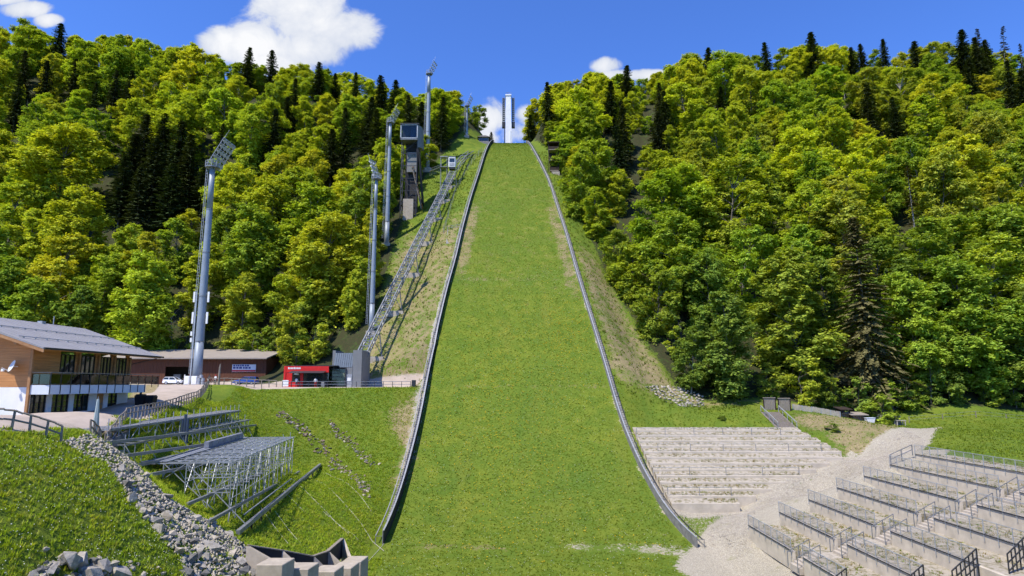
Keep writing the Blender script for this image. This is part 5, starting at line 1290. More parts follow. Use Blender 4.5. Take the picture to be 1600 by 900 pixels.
# ------------------------------------------------------------------ people and bicycle
def person(label, x, y, top, legs, head, h=1.75, lean=0.0, arm=0.25, ang=0.0, z=None):
    z = gz(x, y) if z is None else z; k = h / 1.75
    J = {'pel': (0, 0, .95), 'spi': (0, .02 + lean * .3, 1.18), 'che': (0, .03 + lean, 1.40), 'nec': (0, .03 + lean * 1.2, 1.51), 'hea': (0, .0 + lean * 1.4, 1.66)}
    R_ = {'pel': .155, 'spi': .145, 'che': .165, 'nec': .062, 'hea': .105}
    E_ = [('pel', 'spi'), ('spi', 'che'), ('che', 'nec'), ('nec', 'hea')]
    for s, n in ((-1, 'l'), (1, 'r')):
        J.update({n + 'hip': (s * .10, 0, .88), n + 'kne': (s * .12, -.04, .49), n + 'ank': (s * .12, .03, .09), n + 'toe': (s * .14, -.16, .04), n + 'sho': (s * .20, .03 + lean, 1.42), n + 'elb': (s * .27, .06 + lean - arm * .3, 1.14), n + 'wri': (s * .25, -.05 + lean - arm, .92 + arm * .3), n + 'han': (s * .25, -.10 + lean - arm * 1.2, .84 + arm * .35)})
        R_.update({n + 'hip': .10, n + 'kne': .062, n + 'ank': .045, n + 'toe': .04, n + 'sho': .07, n + 'elb': .045, n + 'wri': .035, n + 'han': .04})
        E_ += [('pel', n + 'hip'), (n + 'hip', n + 'kne'), (n + 'kne', n + 'ank'), (n + 'ank', n + 'toe'), ('che', n + 'sho'), (n + 'sho', n + 'elb'), (n + 'elb', n + 'wri'), (n + 'wri', n + 'han')]
    names = list(J); me = bpy.data.meshes.new('body'); me.from_pydata([tuple(c * k for c in J[n]) for n in names], [(names.index(a), names.index(b)) for a, b in E_], [])
    tmp = bpy.data.objects.new('tmp_body', me); COL.objects.link(tmp); md = tmp.modifiers.new('skin', 'SKIN'); sv = me.skin_vertices[0].data
    for i, n in enumerate(names): sv[i].radius = (R_[n] * k, R_[n] * k * (.72 if n in ('pel', 'spi', 'che') else 1)); sv[i].use_root = (n == 'pel')
    tmp.modifiers.new('sub', 'SUBSURF').levels = 1
    dg = bpy.context.evaluated_depsgraph_get(); bm_ = bpy.data.meshes.new_from_object(tmp.evaluated_get(dg)); bpy.data.objects.remove(tmp); bm_.name = 'body'
    bm_.materials.clear()
    for m in (legs, top, M['skin']): bm_.materials.append(m)
    for pl in bm_.polygons:
        c = pl.center; pl.material_index = 2 if (c.z > 1.52 * k or (abs(c.x) > .2 * k and c.z < 1.08 * k and c.z > .7 * k)) else (0 if c.z < .95 * k else 1); pl.use_smooth = True
    t = thing('person', label, 'person', (x, y, z), 'visitors'); o = link('body', bm_, t); t.rotation_euler.z = ang
    hc = Vector(J['hea']) * k; m = MB()
    for i in range(6):
        for j in range(12):
            a0, a1 = 6.283 * j / 12, 6.283 * (j + 1) / 12; b0, b1 = -.15 + 1.7 * i / 6, -.15 + 1.7 * (i + 1) / 6
            m.face([hc + Vector((math.cos(a) * math.cos(b) * .125, math.sin(a) * math.cos(b) * .14 + .015, math.sin(b) * .14 + .01)) + Vector((x, y, z)) for a, b in ((a0, b0), (a1, b0), (a1, b1), (a0, b1))])
    m.build('helmet' if head is not M['cloth_dark'] else 'hair', head, t, smooth=True)
    return t
def bicycle(label, x, y, ang, mt):
    z = gz(x, y); t = thing('bicycle', label, 'bicycle', (x, y, z), 'bicycles by the mast'); d = Vector((math.cos(ang), math.sin(ang), 0)); c = Vector((x, y, z))
    for s in (-.52, .52):
        m = MB(); o = c + d * s + Vector((0, 0, .35)); pts = [o + d * math.cos(a) * .34 + Vector((0, 0, math.sin(a) * .34)) for a in np.linspace(0, 6.2832, 15)]; m.path(pts, .022, 5)
        w = m.build('wheel', M['rubber'], t); m = MB()
        for a in np.linspace(0, 3.14, 6): m.bar(o - d * math.cos(a) * .33 - Vector((0, 0, math.sin(a) * .33)), o + d * math.cos(a) * .33 + Vector((0, 0, math.sin(a) * .33)), .006)
        m.build('spokes', M['steel'], w)
    B, S_, Hd, Rw, Fw = c + Vector((0, 0, .3)), c - d * .18 + Vector((0, 0, .85)), c + d * .36 + Vector((0, 0, .82)), c - d * .52 + Vector((0, 0, .35)), c + d * .52 + Vector((0, 0, .35))
    m = MB()
    for a, b in ((B, S_), (S_, Hd), (B, Hd), (B, Rw), (S_, Rw), (Hd, Fw)): m.tube(a, b, .022, .022, 6)
    m.build('frame', mt, t); n = Vector((-d.y, d.x, 0)); m = MB(); m.tube(Hd, Hd + Vector((0, 0, .16)), .015, .015, 5); m.tube(Hd + Vector((0, 0, .16)) - n * .28, Hd + Vector((0, 0, .16)) + n * .28, .015, .015, 5); m.build('handlebar', M['steel_dark'], t)
    MB().box(S_.x - .12, S_.x + .12, S_.y - .06, S_.y + .06, S_.z + .01, S_.z + .07).build('saddle', M['black'], t)
p = W(288, 596, 117.5); person('standing cyclist in dark clothes with white helmet beside the tall mast', p.x, 117.5, M['cloth_dark'], M['cloth_dark'], M['white'], ang=.6)
bicycle('dark bicycle held by the cyclist beside the tall mast', p.x - .1, 117.0, .1, M['cloth_dark'])
p = W(326, 596, 115.5); person('person in black leaning forward behind the rustic fence', p.x, 115.5, M['cloth_dark'], M['cloth_dark'], M['cloth_dark'], 1.72, .12, .4)
p = W(336, 596, 115.0); person('person in white shirt and pink cap behind the rustic fence', p.x, 115.0, M['cloth_white'], M['cloth_dark'], M['cloth_red'], 1.7, .05, .3, -.4)
bicycle('silver bicycle leaning by the fence near the mast', p.x - .9, 115.9, .15, M['alu'])
p = W(463, 598, 115.2); person('person in white top standing at the red kiosk hatch', p.x, 115.2, M['cloth_white'], M['cloth_dark'], M['cloth_dark'], 1.72, 0, .3, 3.0, -.55)
p = W(493, 598, 115.0); person('person in pale shirt by the dark kiosk window', p.x, 115.0, M['cloth_white'], M['cloth_red'], M['cloth_dark'], 1.7, 0, .2, .4, -.55)
def cabinet(label, px, wd, h, m, Y=116.8):
    p = W(px, 597, Y); z = gz(p.x, Y); t = thing('equipment_cabinet', label, 'cabinet', (p.x, Y, z), 'cabinets at the mast foot'); MB().box(p.x - wd / 2, p.x + wd / 2, Y - .4, Y + .4, z - .1, z + h).build('housing', m, t, bevel=.03); MB().box(p.x - wd / 2 + .08, p.x + wd / 2 - .08, Y - .44, Y - .405, z + .1, z + h - .1).build('door', m, t)
cabinet('white cabinet left of the tall mast foot', 293, 1.0, 1.55, M['white']); cabinet('white cabinet just right of the tall mast foot', 304.5, 1.05, 1.55, M['white'])
p = W(314, 597, 116.2); z = gz(p.x, 116.2); t = thing('milk_churn_stack', 'stack of grey wrapped drums right of the tall mast foot', 'drums', (p.x, 116.2, z))
for k, (dx, dz) in enumerate([(-.35, 0), (.35, 0), (-.32, .62), (.34, .62), (0, 1.2)]): MB().tube((p.x + dx, 116.2, z + dz), (p.x + dx, 116.2, z + dz + .58), .34, .30, 10).build('drum', M['alu'], t)

# ------------------------------------------------------------------ rustic fences, terrace furniture
rail_run('rustic_fence', 'rustic branch fence on the terrace edge in front of the lodge', 'fence', [gp(-35.2, 38.6), gp(-33.4, 41.2), gp(-32.2, 42.8), gp(-31.0, 44.2)], 1.15, .95, M['wood_grey'], M['wood_grey'], .16, .13, (1.0, .5), 'rustic fences', .09)
rail_run('rustic_fence', 'short rustic fence piece right of the folded parasol', 'fence', [gp(-33.2, 50.6), gp(-35.2, 55.0)], 1.1, 1.0, M['wood_grey'], M['wood_grey'], .16, .13, (1.0, .5), 'rustic fences', .08)
rail_run('rustic_fence', 'long rustic fence along the drive above the steel stands', 'fence', [gp(-35.4, 56.0), gp(-39.2, 65), gp(-43.3, 80), gp(-46.8, 95), gp(-51.4, 107)], 1.15, 1.25, M['wood_grey'], M['wood_grey'], .16, .13, (1.0, .5), 'rustic fences', .08)
rail_run('rustic_fence', 'rustic fence along the parking edge above the grass bank', 'fence', [gp(-51.6, 107.6), gp(-53.0, 110.6), gp(-49.5, 112.0), gp(-42.0, 113.2)], 1.1, 1.25, M['wood_grey'], M['wood_grey'], .16, .13, (1.0, .5), 'rustic fences', .07)
def parasol():
    x, y = -34.4, 54.0; p = W(150, 660, 54.0); x = p.x; z = gz(x, y); t = thing('folded_parasol', 'folded pale teal parasol standing on the lodge terrace', 'parasol', (x, y, z))
    m = MB(); m.tube((x, y, z), (x, y, z + 3.6), .03, .03, 6); m.build('pole', M['steel'], t)
    for k in range(6):
        a = k * 1.047; m = MB(); q = Vector((math.cos(a) * .20, math.sin(a) * .20, 0)); s = Vector((-q.y, q.x, 0)) * .6
        m.hexa([Vector((x, y, z + .7)) + q * 1.25 - s, Vector((x, y, z + .7)) + q * 1.25 + s, Vector((x, y, z + .7)) + q * .3 + s * .4, Vector((x, y, z + .7)) + q * .3 - s * .4, Vector((x, y, z + 3.4)) + q * .4 - s * .4, Vector((x, y, z + 3.4)) + q * .4 + s * .4, Vector((x, y, z + 3.4)) + s * .2, Vector((x, y, z + 2.6)) - s * .2]); m.build('cloth_fold', M['cloth_teal'], t)
    MB().box(x - .35, x + .35, y - .35, y + .35, z - .05, z + .14).build('base', M['concrete_grey'], t)
parasol()
for k, (dx, dy) in enumerate([(0, 0), (1.0, .6)]):
    x, y = -46.2 + dx, 79.2 + dy; z = gz(x, y); t = thing('refuse_bin', ['black wheeled refuse bin beside the lodge column', 'second black refuse bin nearer the drive by the lodge column'][k], 'bin', (x, y, z), 'bins by the lodge')
    MB().hexa([(x - .4, y - .4, z), (x + .4, y - .4, z), (x + .4, y + .4, z), (x - .4, y + .4, z), (x - .5, y - .5, z + 1.1), (x + .5, y - .5, z + 1.1), (x + .5, y + .5, z + 1.1), (x - .5, y + .5, z + 1.1)]).build('body', M['black'], t); MB().hexa([(x - .54, y - .54, z + 1.11), (x + .54, y - .54, z + 1.11), (x + .54, y + .54, z + 1.11), (x - .54, y + .54, z + 1.11), (x - .4, y - .3, z + 1.35), (x + .4, y - .3, z + 1.35), (x + .4, y + .4, z + 1.35), (x - .4, y + .4, z + 1.35)]).build('lid', M['black'], t)
p = W(291, 640, 72); z = gz(p.x, 72); t = thing('post_bundle', 'bundle of slate blue steel posts standing at the top of the steel stand', 'posts', (p.x, 72, z))
for dx, hh in ((-.28, 2.5), (0, 3.0), (.28, 2.5)): MB().tube((p.x + dx, 72, z - .3), (p.x + dx, 72, z + hh), .17, .15, 8).build('post', M['corrugated'], t)
p = W(341.5, 598, 110.2); z = gz(p.x, 110.2); t = thing('wooden_post', 'tall weathered wooden post at the parking fence', 'post', (p.x, 110.2, z)); MB().tube((p.x, 110.2, z - .4), (p.x + .05, 110.2, z + 3.0), .20, .16, 7).build('shaft', M['wood_grey'], t); MB().tube((p.x + .05, 110.2, z + 3.0), (p.x + .12, 110.2, z + 3.6), .15, .05, 7).build('carved_top', M['wood_grey'], t)
p = W(162, 668, 52.5); 
t = thing('flood_wall', 'short dark concrete wall under the top steel stand', 'wall', gp(-36, 57.0)); a, b = Vector(gp(-34.6, 54.5)), Vector(gp(-37.8, 64)); MB().hexa([a - Vector((0, 0, 1.6)), b - Vector((0, 0, 1.6)), b + Vector((-.4, 0, -1.6)), a + Vector((-.4, 0, -1.6)), a + Vector((0, 0, -.05)), b + Vector((0, 0, -.05)), b + Vector((-.4, 0, -.05)), a + Vector((-.4, 0, -.05))]).build('wall', M['concrete_dark'], t)

# ------------------------------------------------------------------ steel stands on the left bank
DV = Vector((-.137, 1, 0)).normalized(); SV = Vector((-1, -.137, 0)).normalized()
def row_o(r): return Vector((-24.0 - 1.5 * r, 55.0 + .45 * r, -13.2 + 1.14 * r))
def gnd(p, dz=-.1): return Vector((p.x, p.y, gz(p.x, p.y) + dz))
def ground_beam(t, p, q, w=.24, h=.26, m='steel'): MB().bar(p, q, w, h).build('beam', M[m], t)
def middle_stand():
    """wide horizontal grid of tubes on a scaffold that grows taller down the bank"""
    z = -7.25; O = Vector((-26.2, 60.5, z)); L = 28.0; stp = 2.15; n = int(L / stp); offs = [0, 2.0, 4.0, 6.0, 8.0]
    t = thing('steel_stand', 'middle open grid stand of steel tubes on a tall scaffold', 'stand', gnd(O), 'dismantled steel stands on the left bank')
    for o in offs + [1.0, 3.0, 5.0]: MB().bar(O + SV * o, O + SV * o + DV * L, .09, .12).build('ledger', M['steel_pale'], t)
    m = MB()
    for y in np.arange(0, L + .1, 1.45): m.bar(O + DV * float(y) - SV * .3 + Vector((0, 0, .10)), O + DV * float(y) + SV * 5.6 + Vector((0, 0, .10)), .055, .055)
    m.build('joists', M['steel_pale'], t)['kind'] = 'stuff'
    for k in range(5): MB().bar(O + SV * (5.9 + k * .48) + Vector((0, 0, .16)), O + SV * (5.9 + k * .48) + DV * L * .97 + Vector((0, 0, .16)), .40, .06).build('plank', M['plank_blue'], t)
    for k in range(n + 1):
        m = MB(); B = O + DV * (k * stp); feet = []
        for i, o in enumerate(offs):
            top = B + SV * o; f = gnd(top); feet.append(f); m.tube(f, top + Vector((0, 0, .9 if (i in (0, 4) and k % 2 == 0) else 0)), .045, .045, 5, False)
        m.bar(B, B + SV * 8.0, .08, .10)
        for i in range(4):
            a, b = B + SV * offs[i], B + SV * offs[i + 1]; lv = 1.35
            while z - lv > max(feet[i].z, feet[i + 1].z) + .2: m.bar(a - Vector((0, 0, lv)), b - Vector((0, 0, lv)), .065); lv += 1.35
            if (i + k) % 2 == 0: m.bar(a, Vector((b.x, b.y, feet[i + 1].z)), .055)
            else: m.bar(b, feet[i], .055)
        if k == 0: m.bar(B + SV * 4, feet[0] - SV * 1.5, .07); m.bar(B + SV * 6, feet[1] - SV * .6, .06); m.bar(B + SV * 8, feet[2], .06)
        m.build('trestle', M['steel_pale'], t)
        if k < n:
            m = MB()
            for i in (0, 1, 2, 3):
                a, c = B + SV * offs[i], B + SV * offs[i] + DV * stp; fa, fc = feet[i], gnd(c); h_ = z - fa.z
                m.bar(a if k % 2 else fa + Vector((0, 0, .2)), fc + Vector((0, 0, .2)) if k % 2 else c, .055)
                for fr in (.4, .75):
                    if h_ * fr > .6: m.bar(fa + Vector((0, 0, h_ * fr)), fc + Vector((0, 0, (z - fc.z) * fr)), .055)
            m.build('braces', M['steel_pale'], t)['kind'] = 'stuff'
    for o, ya, yb in ((-.1, -6.0, 33.0), (2.0, -5.0, 32.0), (5.3, -4.5, 12.0), (6.6, -4.0, 34.0)):
        p, q = O + SV * o + DV * ya, O + SV * o + DV * yb; ground_beam(t, gnd(p, .22), gnd(q, .22))
    q0 = O + DV * 12 + SV * 6.2 + Vector((0, 0, .2)); s = thing('panel_stack', 'row of grey panels standing on the middle steel stand', 'panels', q0)
    for k in range(8): a = q0 + DV * (k * 1.7); MB().bar(a + Vector((0, 0, .36)), a + DV * 1.6 + Vector((0, 0, .36)), .5, .66).build('panel', M['plank_blue'], s)
middle_stand()
def upper_stand():
    z = -4.05; O = Vector((-35.9, 57.0, z)); L = 41.0; stp = 2.1; n = int(L / stp)
    t = thing('steel_stand', 'narrow upper steel stand with grey deck below the rustic fence', 'stand', gnd(O), 'dismantled steel stands on the left bank')
    for k in range(6): MB().bar(O + SV * (.2 + k * .44) + Vector((0, 0, .06)), O + SV * (.2 + k * .44) + DV * L + Vector((0, 0, .06)), .34, .07).build('plank', M['board_grey'] if k % 2 else M['plank_blue'], t)
    for dz, o in ((0, 0), (-1.25, -.1), (-1.3, -1.5), (-.02, 2.5)): MB().bar(O + SV * o + Vector((0, 0, dz - .06)), O + SV * o + DV * L + Vector((0, 0, dz - .06)), .10, .14).build('ledger', M['steel'], t)
    for k in range(n + 1):
        m = MB(); B = O + DV * (k * stp); f = gnd(B); f2 = gnd(B - SV * 1.5); f3 = gnd(B - SV * 3.2)
        m.tube(f, B + Vector((0, 0, 1.0)), .045, .045, 5, False); m.tube(f2, B - SV * 1.5 + Vector((0, 0, -1.3 + (.9 if k % 3 == 0 else 0))), .04, .04, 5, False)
        m.bar(B, B + SV * 2.6, .08); m.bar(B + Vector((0, 0, -1.3)), B - SV * 1.5 + Vector((0, 0, -1.3)), .07)
        if k % 2 == 0: m.bar(B - SV * 1.5 + Vector((0, 0, -1.3)), f3, .06)
        else: m.bar(B + Vector((0, 0, -1.2)), f2, .055)
        if k < n: m.bar(B if k % 2 else f + Vector((0, 0, .1)), (gnd(B + DV * stp) if k % 2 else B + DV * stp), .05)
        m.build('trestle', M['steel_pale'], t)
    for o, ya, yb in ((-1.6, -3.5, 44.0), (-3.0, -3.0, 26.0)): ground_beam(t, gnd(O + SV * o + DV * ya, .25), gnd(O + SV * o + DV * yb, .25))
upper_stand()
t = thing('bottom_rail', 'long single steel rail along the foot of the left stands', 'rail', W(371, 835, 55.0))
pA, pB = hit(371, 837), hit(500, 729); pA.z += .25; pB.z += .25; MB().bar(pA, pB, .34, .40).build('beam', M['steel'], t)
for k in range(12): q = pA.lerp(pB, (k + .3) / 12); MB().bar(gnd(q, -.3), q, .16).build('stub', M['steel_dark'], t)
MB().bar(pA.lerp(pB, .12) + SV * .9 + Vector((0, 0, .5)), pA.lerp(pB, .62) + SV * .9 + Vector((0, 0, .5)), .10).build('side_tube', M['steel_pale'], t)
# thin ropes pegged on the grass below
for k, (a, b) in enumerate([((420, 745), (475, 800)), ((455, 748), (545, 835)), ((480, 745), (600, 862)), ((430, 800), (470, 850)), ((405, 790), (450, 850)), ((510, 740), (580, 800)), ((505, 800), (560, 845)), ((600, 850), (560, 893))]):
    pa, pb = hit(*a), hit(*b); m = MB(); pts = [pa.lerp(pb, i / 8) for i in range(9)]; pts = [Vector((p.x, p.y, gz(p.x, p.y) + .07)) for p in pts]; m.path(pts, .024, 5)
    o = m.build('ground_rope', M['rope']); meta(o, ['pale rope on the grass, nearest the lowest stand beam', 'pale rope running down towards the concrete blocks', 'longest pale rope ending at the outrun corner', 'short pale rope above the leftmost dark panel', 'pale rope above the second dark panel', 'pale rope farthest up the bank beside the board', 'short pale rope above the rightmost concrete block', 'tether rope tied to the end of the left side board'][k], 'rope', 'ropes on the left bank')

# ------------------------------------------------------------------ stones
def stone_mesh(seed):
    rng = np.random.default_rng(seed); b = bmesh.new()
    pts = unit(rng.normal(0, 1, (13, 3))) * rng.uniform(.75, 1.0, (13, 1)) * np.array([1.0, .82, .68])
    for p in pts: b.verts.new(p)
    r = bmesh.ops.convex_hull(b, input=b.verts); bmesh.ops.delete(b, geom=[v for v in b.verts if not v.link_faces], context='VERTS')
    bmesh.ops.recalc_face_normals(b, faces=b.faces); me = bpy.data.meshes.new('stone'); b.to_mesh(me); b.free(); return me
STONES = {}
for mk in ('stone', 'stone_warm', 'stone_dark', 'stone_brown'):
    STONES[mk] = []
    for i in range(6): me = stone_mesh(500 + i); me.materials.append(M[mk]); STONES[mk].append(me)
def put_stone(parent, p, s, mk=None, sink=.25, flat=1.0):
    me = random.choice(STONES[mk or random.choice(['stone', 'stone', 'stone_warm', 'stone_dark'])])
    o = bpy.data.objects.new('stone', me); COL.objects.link(o); o.parent = parent; o.location = Vector(p) - ORG[parent.name] + Vector((0, 0, s * (1 - 2 * sink) * .5))
    o.rotation_euler = (random.uniform(-.5, .5), random.uniform(-.5, .5), random.uniform(0, 6.28)); o.scale = (s * random.uniform(.8, 1.3), s * random.uniform(.7, 1.1), s * flat * random.uniform(.7, 1.1)); return o
def in_poly(x, y, P):
    c = False
    for (ax, ay), (bx, by) in zip(P, P[1:] + P[:1]):
        if (ay > y) != (by > y) and x < (bx - ax) * (y - ay) / (by - ay) + ax: c = not c
    return c
_OCT = np.array([(1, 0, 0), (0, 1, 0), (-1, 0, 0), (0, -1, 0), (0, 0, .8), (0, 0, -.6)]); _OF = np.array([(0, 1, 4), (1, 2, 4), (2, 3, 4), (3, 0, 4), (1, 0, 5), (2, 1, 5), (3, 2, 5), (0, 3, 5)])
def pebbles(name, X, Y, Z, S, m, parent=None):
    n = len(X); ang = RNG.uniform(0, 6.28, n); V = _OCT[None] * (S[:, None, None] * RNG.uniform(.6, 1.25, (n, 6, 1)))
    c, s = np.cos(ang)[:, None], np.sin(ang)[:, None]; V = np.stack([V[..., 0] * c - V[..., 1] * s, V[..., 0] * s + V[..., 1] * c, V[..., 2]], -1) + np.stack([X, Y, Z], -1)[:, None]
    if parent is not None: V = V - np.array(ORG[parent.name])
    F = (_OF[None] + (np.arange(n) * 6)[:, None, None]).reshape(-1, 3); o = link(name, np_mesh(name, V.reshape(-1, 3), F, m), parent); o['kind'] = 'stuff'; return o
RIP = [(95, 690), (150, 682), (192, 702), (226, 742), (262, 778), (330, 816), (382, 852), (402, 880), (412, 908), (292, 908), (286, 882), (232, 815), (198, 775), (165, 722), (120, 705)]
t = thing('riprap_channel', 'grey stone riprap channel running down the left bank to the concrete blocks', 'stones', hit(300, 840))
pos = []; cnt = 0; tries = 0
while cnt < 300 and tries < 9000:
    tries += 1; px, py = random.uniform(95, 415), random.uniform(735, 908)
    if not in_poly(px, py, RIP): continue
    s = random.uniform(.22, .70) * np.interp(py, [735, 800, 900], [.8, 1.1, 1.15]); rpx = s * 20
    if any((px - a) ** 2 + (py - b) ** 2 < (.62 * (rpx + c)) ** 2 for a, b, c in pos): continue
    h_ = hit(px, py)
    if h_ is None: continue
    pos.append((px, py, rpx)); put_stone(t, h_, s * 1.15, None, .32); cnt += 1
bx = []
def scatter_poly(poly, n):
    P = [hit(*p) for p in poly]; P = [(p.x, p.y) for p in P if p]; xs = [p[0] for p in P]; ys = [p[1] for p in P]; out = []
    while len(out) < n:
        x, y = random.uniform(min(xs), max(xs)), random.uniform(min(ys), max(ys))
        if in_poly(x, y, P): out.append((x, y))
    return np.array(out)
q = scatter_poly(RIP, 4200); pebbles('rubble', q[:, 0], q[:, 1], gz(q[:, 0], q[:, 1]) + .03, RNG.uniform(.05, .20, len(q)), M['stone_warm'], t)
def gully(label, pts, n, s0, s1, w):
    P = [hit(*p) for p in pts]; t = thing('stone_gully', label, 'stones', P[0], 'stone gullies on the left bank')
    for i in range(n):
        d = random.random() * (len(P) - 1); k = int(d); q = P[k].lerp(P[k + 1], d - k); x = q.x + random.gauss(0, w); y = q.y + random.gauss(0, w); put_stone(t, gp(x, y), random.uniform(s0, s1), random.choice(['stone_brown', 'stone_brown', 'stone_warm', 'stone_dark']), .3)
gully('long line of brown stones crossing the left grass bank', [(432, 644), (470, 668), (515, 708), (550, 742), (576, 775)], 230, .15, .40, .42)
gully('shorter pale stone line nearer the left side board', [(512, 658), (535, 680), (560, 702), (585, 728)], 120, .14, .36, .4)
t = thing('foreground_boulders', 'dark hollow of boulders at the bottom left corner', 'boulders', hit(120, 890))
for i in range(70):
    px = random.uniform(45, 255); py = random.uniform(872, 915) + abs(px - 130) * .10
    h_ = hit(px, py)
    if h_: put_stone(t, h_, random.uniform(.16, .5), random.choice(['stone', 'stone_dark', 'stone_warm']), .25, 1.0)
for px, py, s in ((100, 878, .8), (125, 880, .7), (176, 884, .7), (112, 884, .9), (160, 890, .8), (72, 893, .7), (190, 900, .7), (140, 905, .9)): put_stone(t, hit(px, py), s, 'stone', .3, 1.2)
h_ = hit(70, 862); put_stone(t, h_, .28, 'stone_warm', .2)
# dry stone wall on the right slope
t = thing('dry_stone_wall', 'curved dry stone wall of pale boulders on the right slope', 'stone wall', hit(1055, 634))
WP = [(1008, 604), (1040, 603), (1072, 608), (1100, 621), (1097, 636), (1062, 635), (1040, 628), (1018, 613)]
base = hit(1060, 636); pos = []; tries = 0
while len(pos) < 120 and tries < 4000:
    tries += 1; px, py = random.uniform(1006, 1102), random.uniform(602, 637)
    if not in_poly(px, py, WP) or any((px - a) ** 2 + ((py - b) * 1.15) ** 2 < 4.2 ** 2 for a, b in pos): continue
    h_ = hit(px, py)
    if h_ is None: continue
    pos.append((px, py)); put_stone(t, h_ + Vector((0, 0, -.05)), random.uniform(.44, .60), random.choice(['stone_warm', 'stone', 'stone_warm']), .3, 1.0)

# ------------------------------------------------------------------ anchor blocks at the bottom
def anchor_blocks():
    blk = [(428, 877, 50.0, 2.0), (468, 884, 52.0, 2.0), (510, 888, 54.5, 1.9), (537, 883, 58.0, 1.8), (553, 873, 62.0, 1.8)]
    words = ['leftmost pale concrete anchor block beside the riprap', 'second pale concrete anchor block from the riprap', 'middle concrete anchor block below the dark panels', 'fourth concrete anchor block from the riprap', 'rightmost concrete anchor block at the outrun edge']
    wall = thing('retaining_wall', 'zigzag wall of black panels behind the concrete anchor blocks', 'retaining wall', W(490, 868, 54.5))
    tops = [W(388, 853, 51.0), W(441, 861, 53.0), W(490, 870, 55.0), W(513, 862, 59.0), W(536, 842, 64.0)]
    for k, (a, b) in enumerate(zip(tops, tops[1:])):
        d = (b - a); n = Vector((d.y, -d.x, 0)).normalized() * .16; lo = Vector((0, 0, -1.7))
        MB().hexa([a + lo, b + lo, b + lo - n, a + lo - n, a, b, b - n, a - n]).build('panel', M['board_dark_and_shaded'], wall)
        MB().hexa([a + n * .4 + Vector((0, 0, .004)), b + n * .4 + Vector((0, 0, .004)), b - n * 1.5 + Vector((0, 0, .004)), a - n * 1.5 + Vector((0, 0, .004)), a + n * .4 + Vector((0, 0, .09)), b + n * .4 + Vector((0, 0, .09)), b - n * 1.5 + Vector((0, 0, .09)), a - n * 1.5 + Vector((0, 0, .09))]).build('coping', M['wood_grey'], wall)
    for k, (px, py, Y, w) in enumerate(blk):
        c = W(px, py, Y); zg = gz(c.x, c.y) - 1.5; t = thing('anchor_block', words[k], 'concrete block', (c.x, c.y, zg), 'concrete anchor blocks')
        MB().hexa([(c.x - w / 2, Y - .9, zg), (c.x + w / 2, Y - .9, zg), (c.x + w / 2 + .25, Y + 1.0, zg), (c.x - w / 2 + .25, Y + 1.0, zg), (c.x - w / 2, Y - .9, c.z), (c.x + w / 2, Y - .9, c.z), (c.x + w / 2 + .25, Y + 1.0, c.z), (c.x - w / 2 + .25, Y + 1.0, c.z)]).build('block', M['concrete_warm'], t, bevel=.05)
        e = tops[min(k, 4)] if k else tops[0]
        s = Vector((c.x - w * .35, Y + .9, c.z)); e2 = e + Vector((0, 0, -.02)); MB().hexa([s + Vector((-.15, 0, -2)), s + Vector((.15, 0, -2)), e2 + Vector((.15, 0, -2)), e2 + Vector((-.15, 0, -2)), s + Vector((-.15, 0, 0)), s + Vector((.15, 0, 0)), e2 + Vector((.15, 0, 0)), e2 + Vector((-.15, 0, 0))]).build('wing_wall', M['concrete'], t)
anchor_blocks()

# ------------------------------------------------------------------ concrete steps on the right
NST = 13
def step_y(i): return 85.5 + 1.42 * i
def step_z(i): return -15.45 + .68 * i
def step_x(i): y = step_y(i); return float(xr(y)) + 1.5, float(np.interp(y, [85.3, 96, 104], [29.5, 50, 45.4]))
t = thing('concrete_steps', 'broad flight of pale concrete standing steps beside the right board', 'steps', (20, 86, -16))
for i in range(NST):
    y = step_y(i); z = step_z(i); a, b = step_x(i); ym = y + .34; y2 = y + 1.42
    k = MB().box(a, b, y, ym, z - 1.5, z).build('step', M['wall_concrete'], t, bevel=.02)
    MB().hexa([(a, ym + .002, z - 1.2), (b, ym + .002, z - 1.2), (b, y2 - .002, z - 1.0), (a, y2 - .002, z - 1.0), (a, ym + .002, z - .05), (b, ym + .002, z - .05), (b, y2 - .002, z + .36), (a, y2 - .002, z + .36)]).build('gravel_tread', M['gravel_weedy'], k)
def step_rail(i, px0, px1, n, lab):
    y = step_y(i) + .2; z = step_z(i); x0, x1 = W(px0, 700, y).x, W(px1, 700, y).x
    t = thing('step_railing', lab, 'railing', (x0, y, z), 'railings on the concrete steps')
    for k in range(n + 1):
        x = x0 + (x1 - x0) * k / n; MB().box(x - .035, x + .035, y - .035, y + .035, z - .05, z + 1.05).build('post', M['steel'], t)
    MB().box(x0 - .05, x1 + .05, y - .025, y + .025, z + 1.06, z + 1.11).build('rail', M['steel_pale'], t)
step_rail(11, 995, 1221, 5, 'topmost thin steel railing on the concrete steps'); step_rail(8, 1028, 1283, 5, 'long steel railing in the upper middle of the concrete steps'); step_rail(4, 1019, 1246, 4, 'steel railing in the lower middle of the concrete steps'); step_rail(1, 1041, 1139, 2, 'short lowest steel railing on the concrete steps')

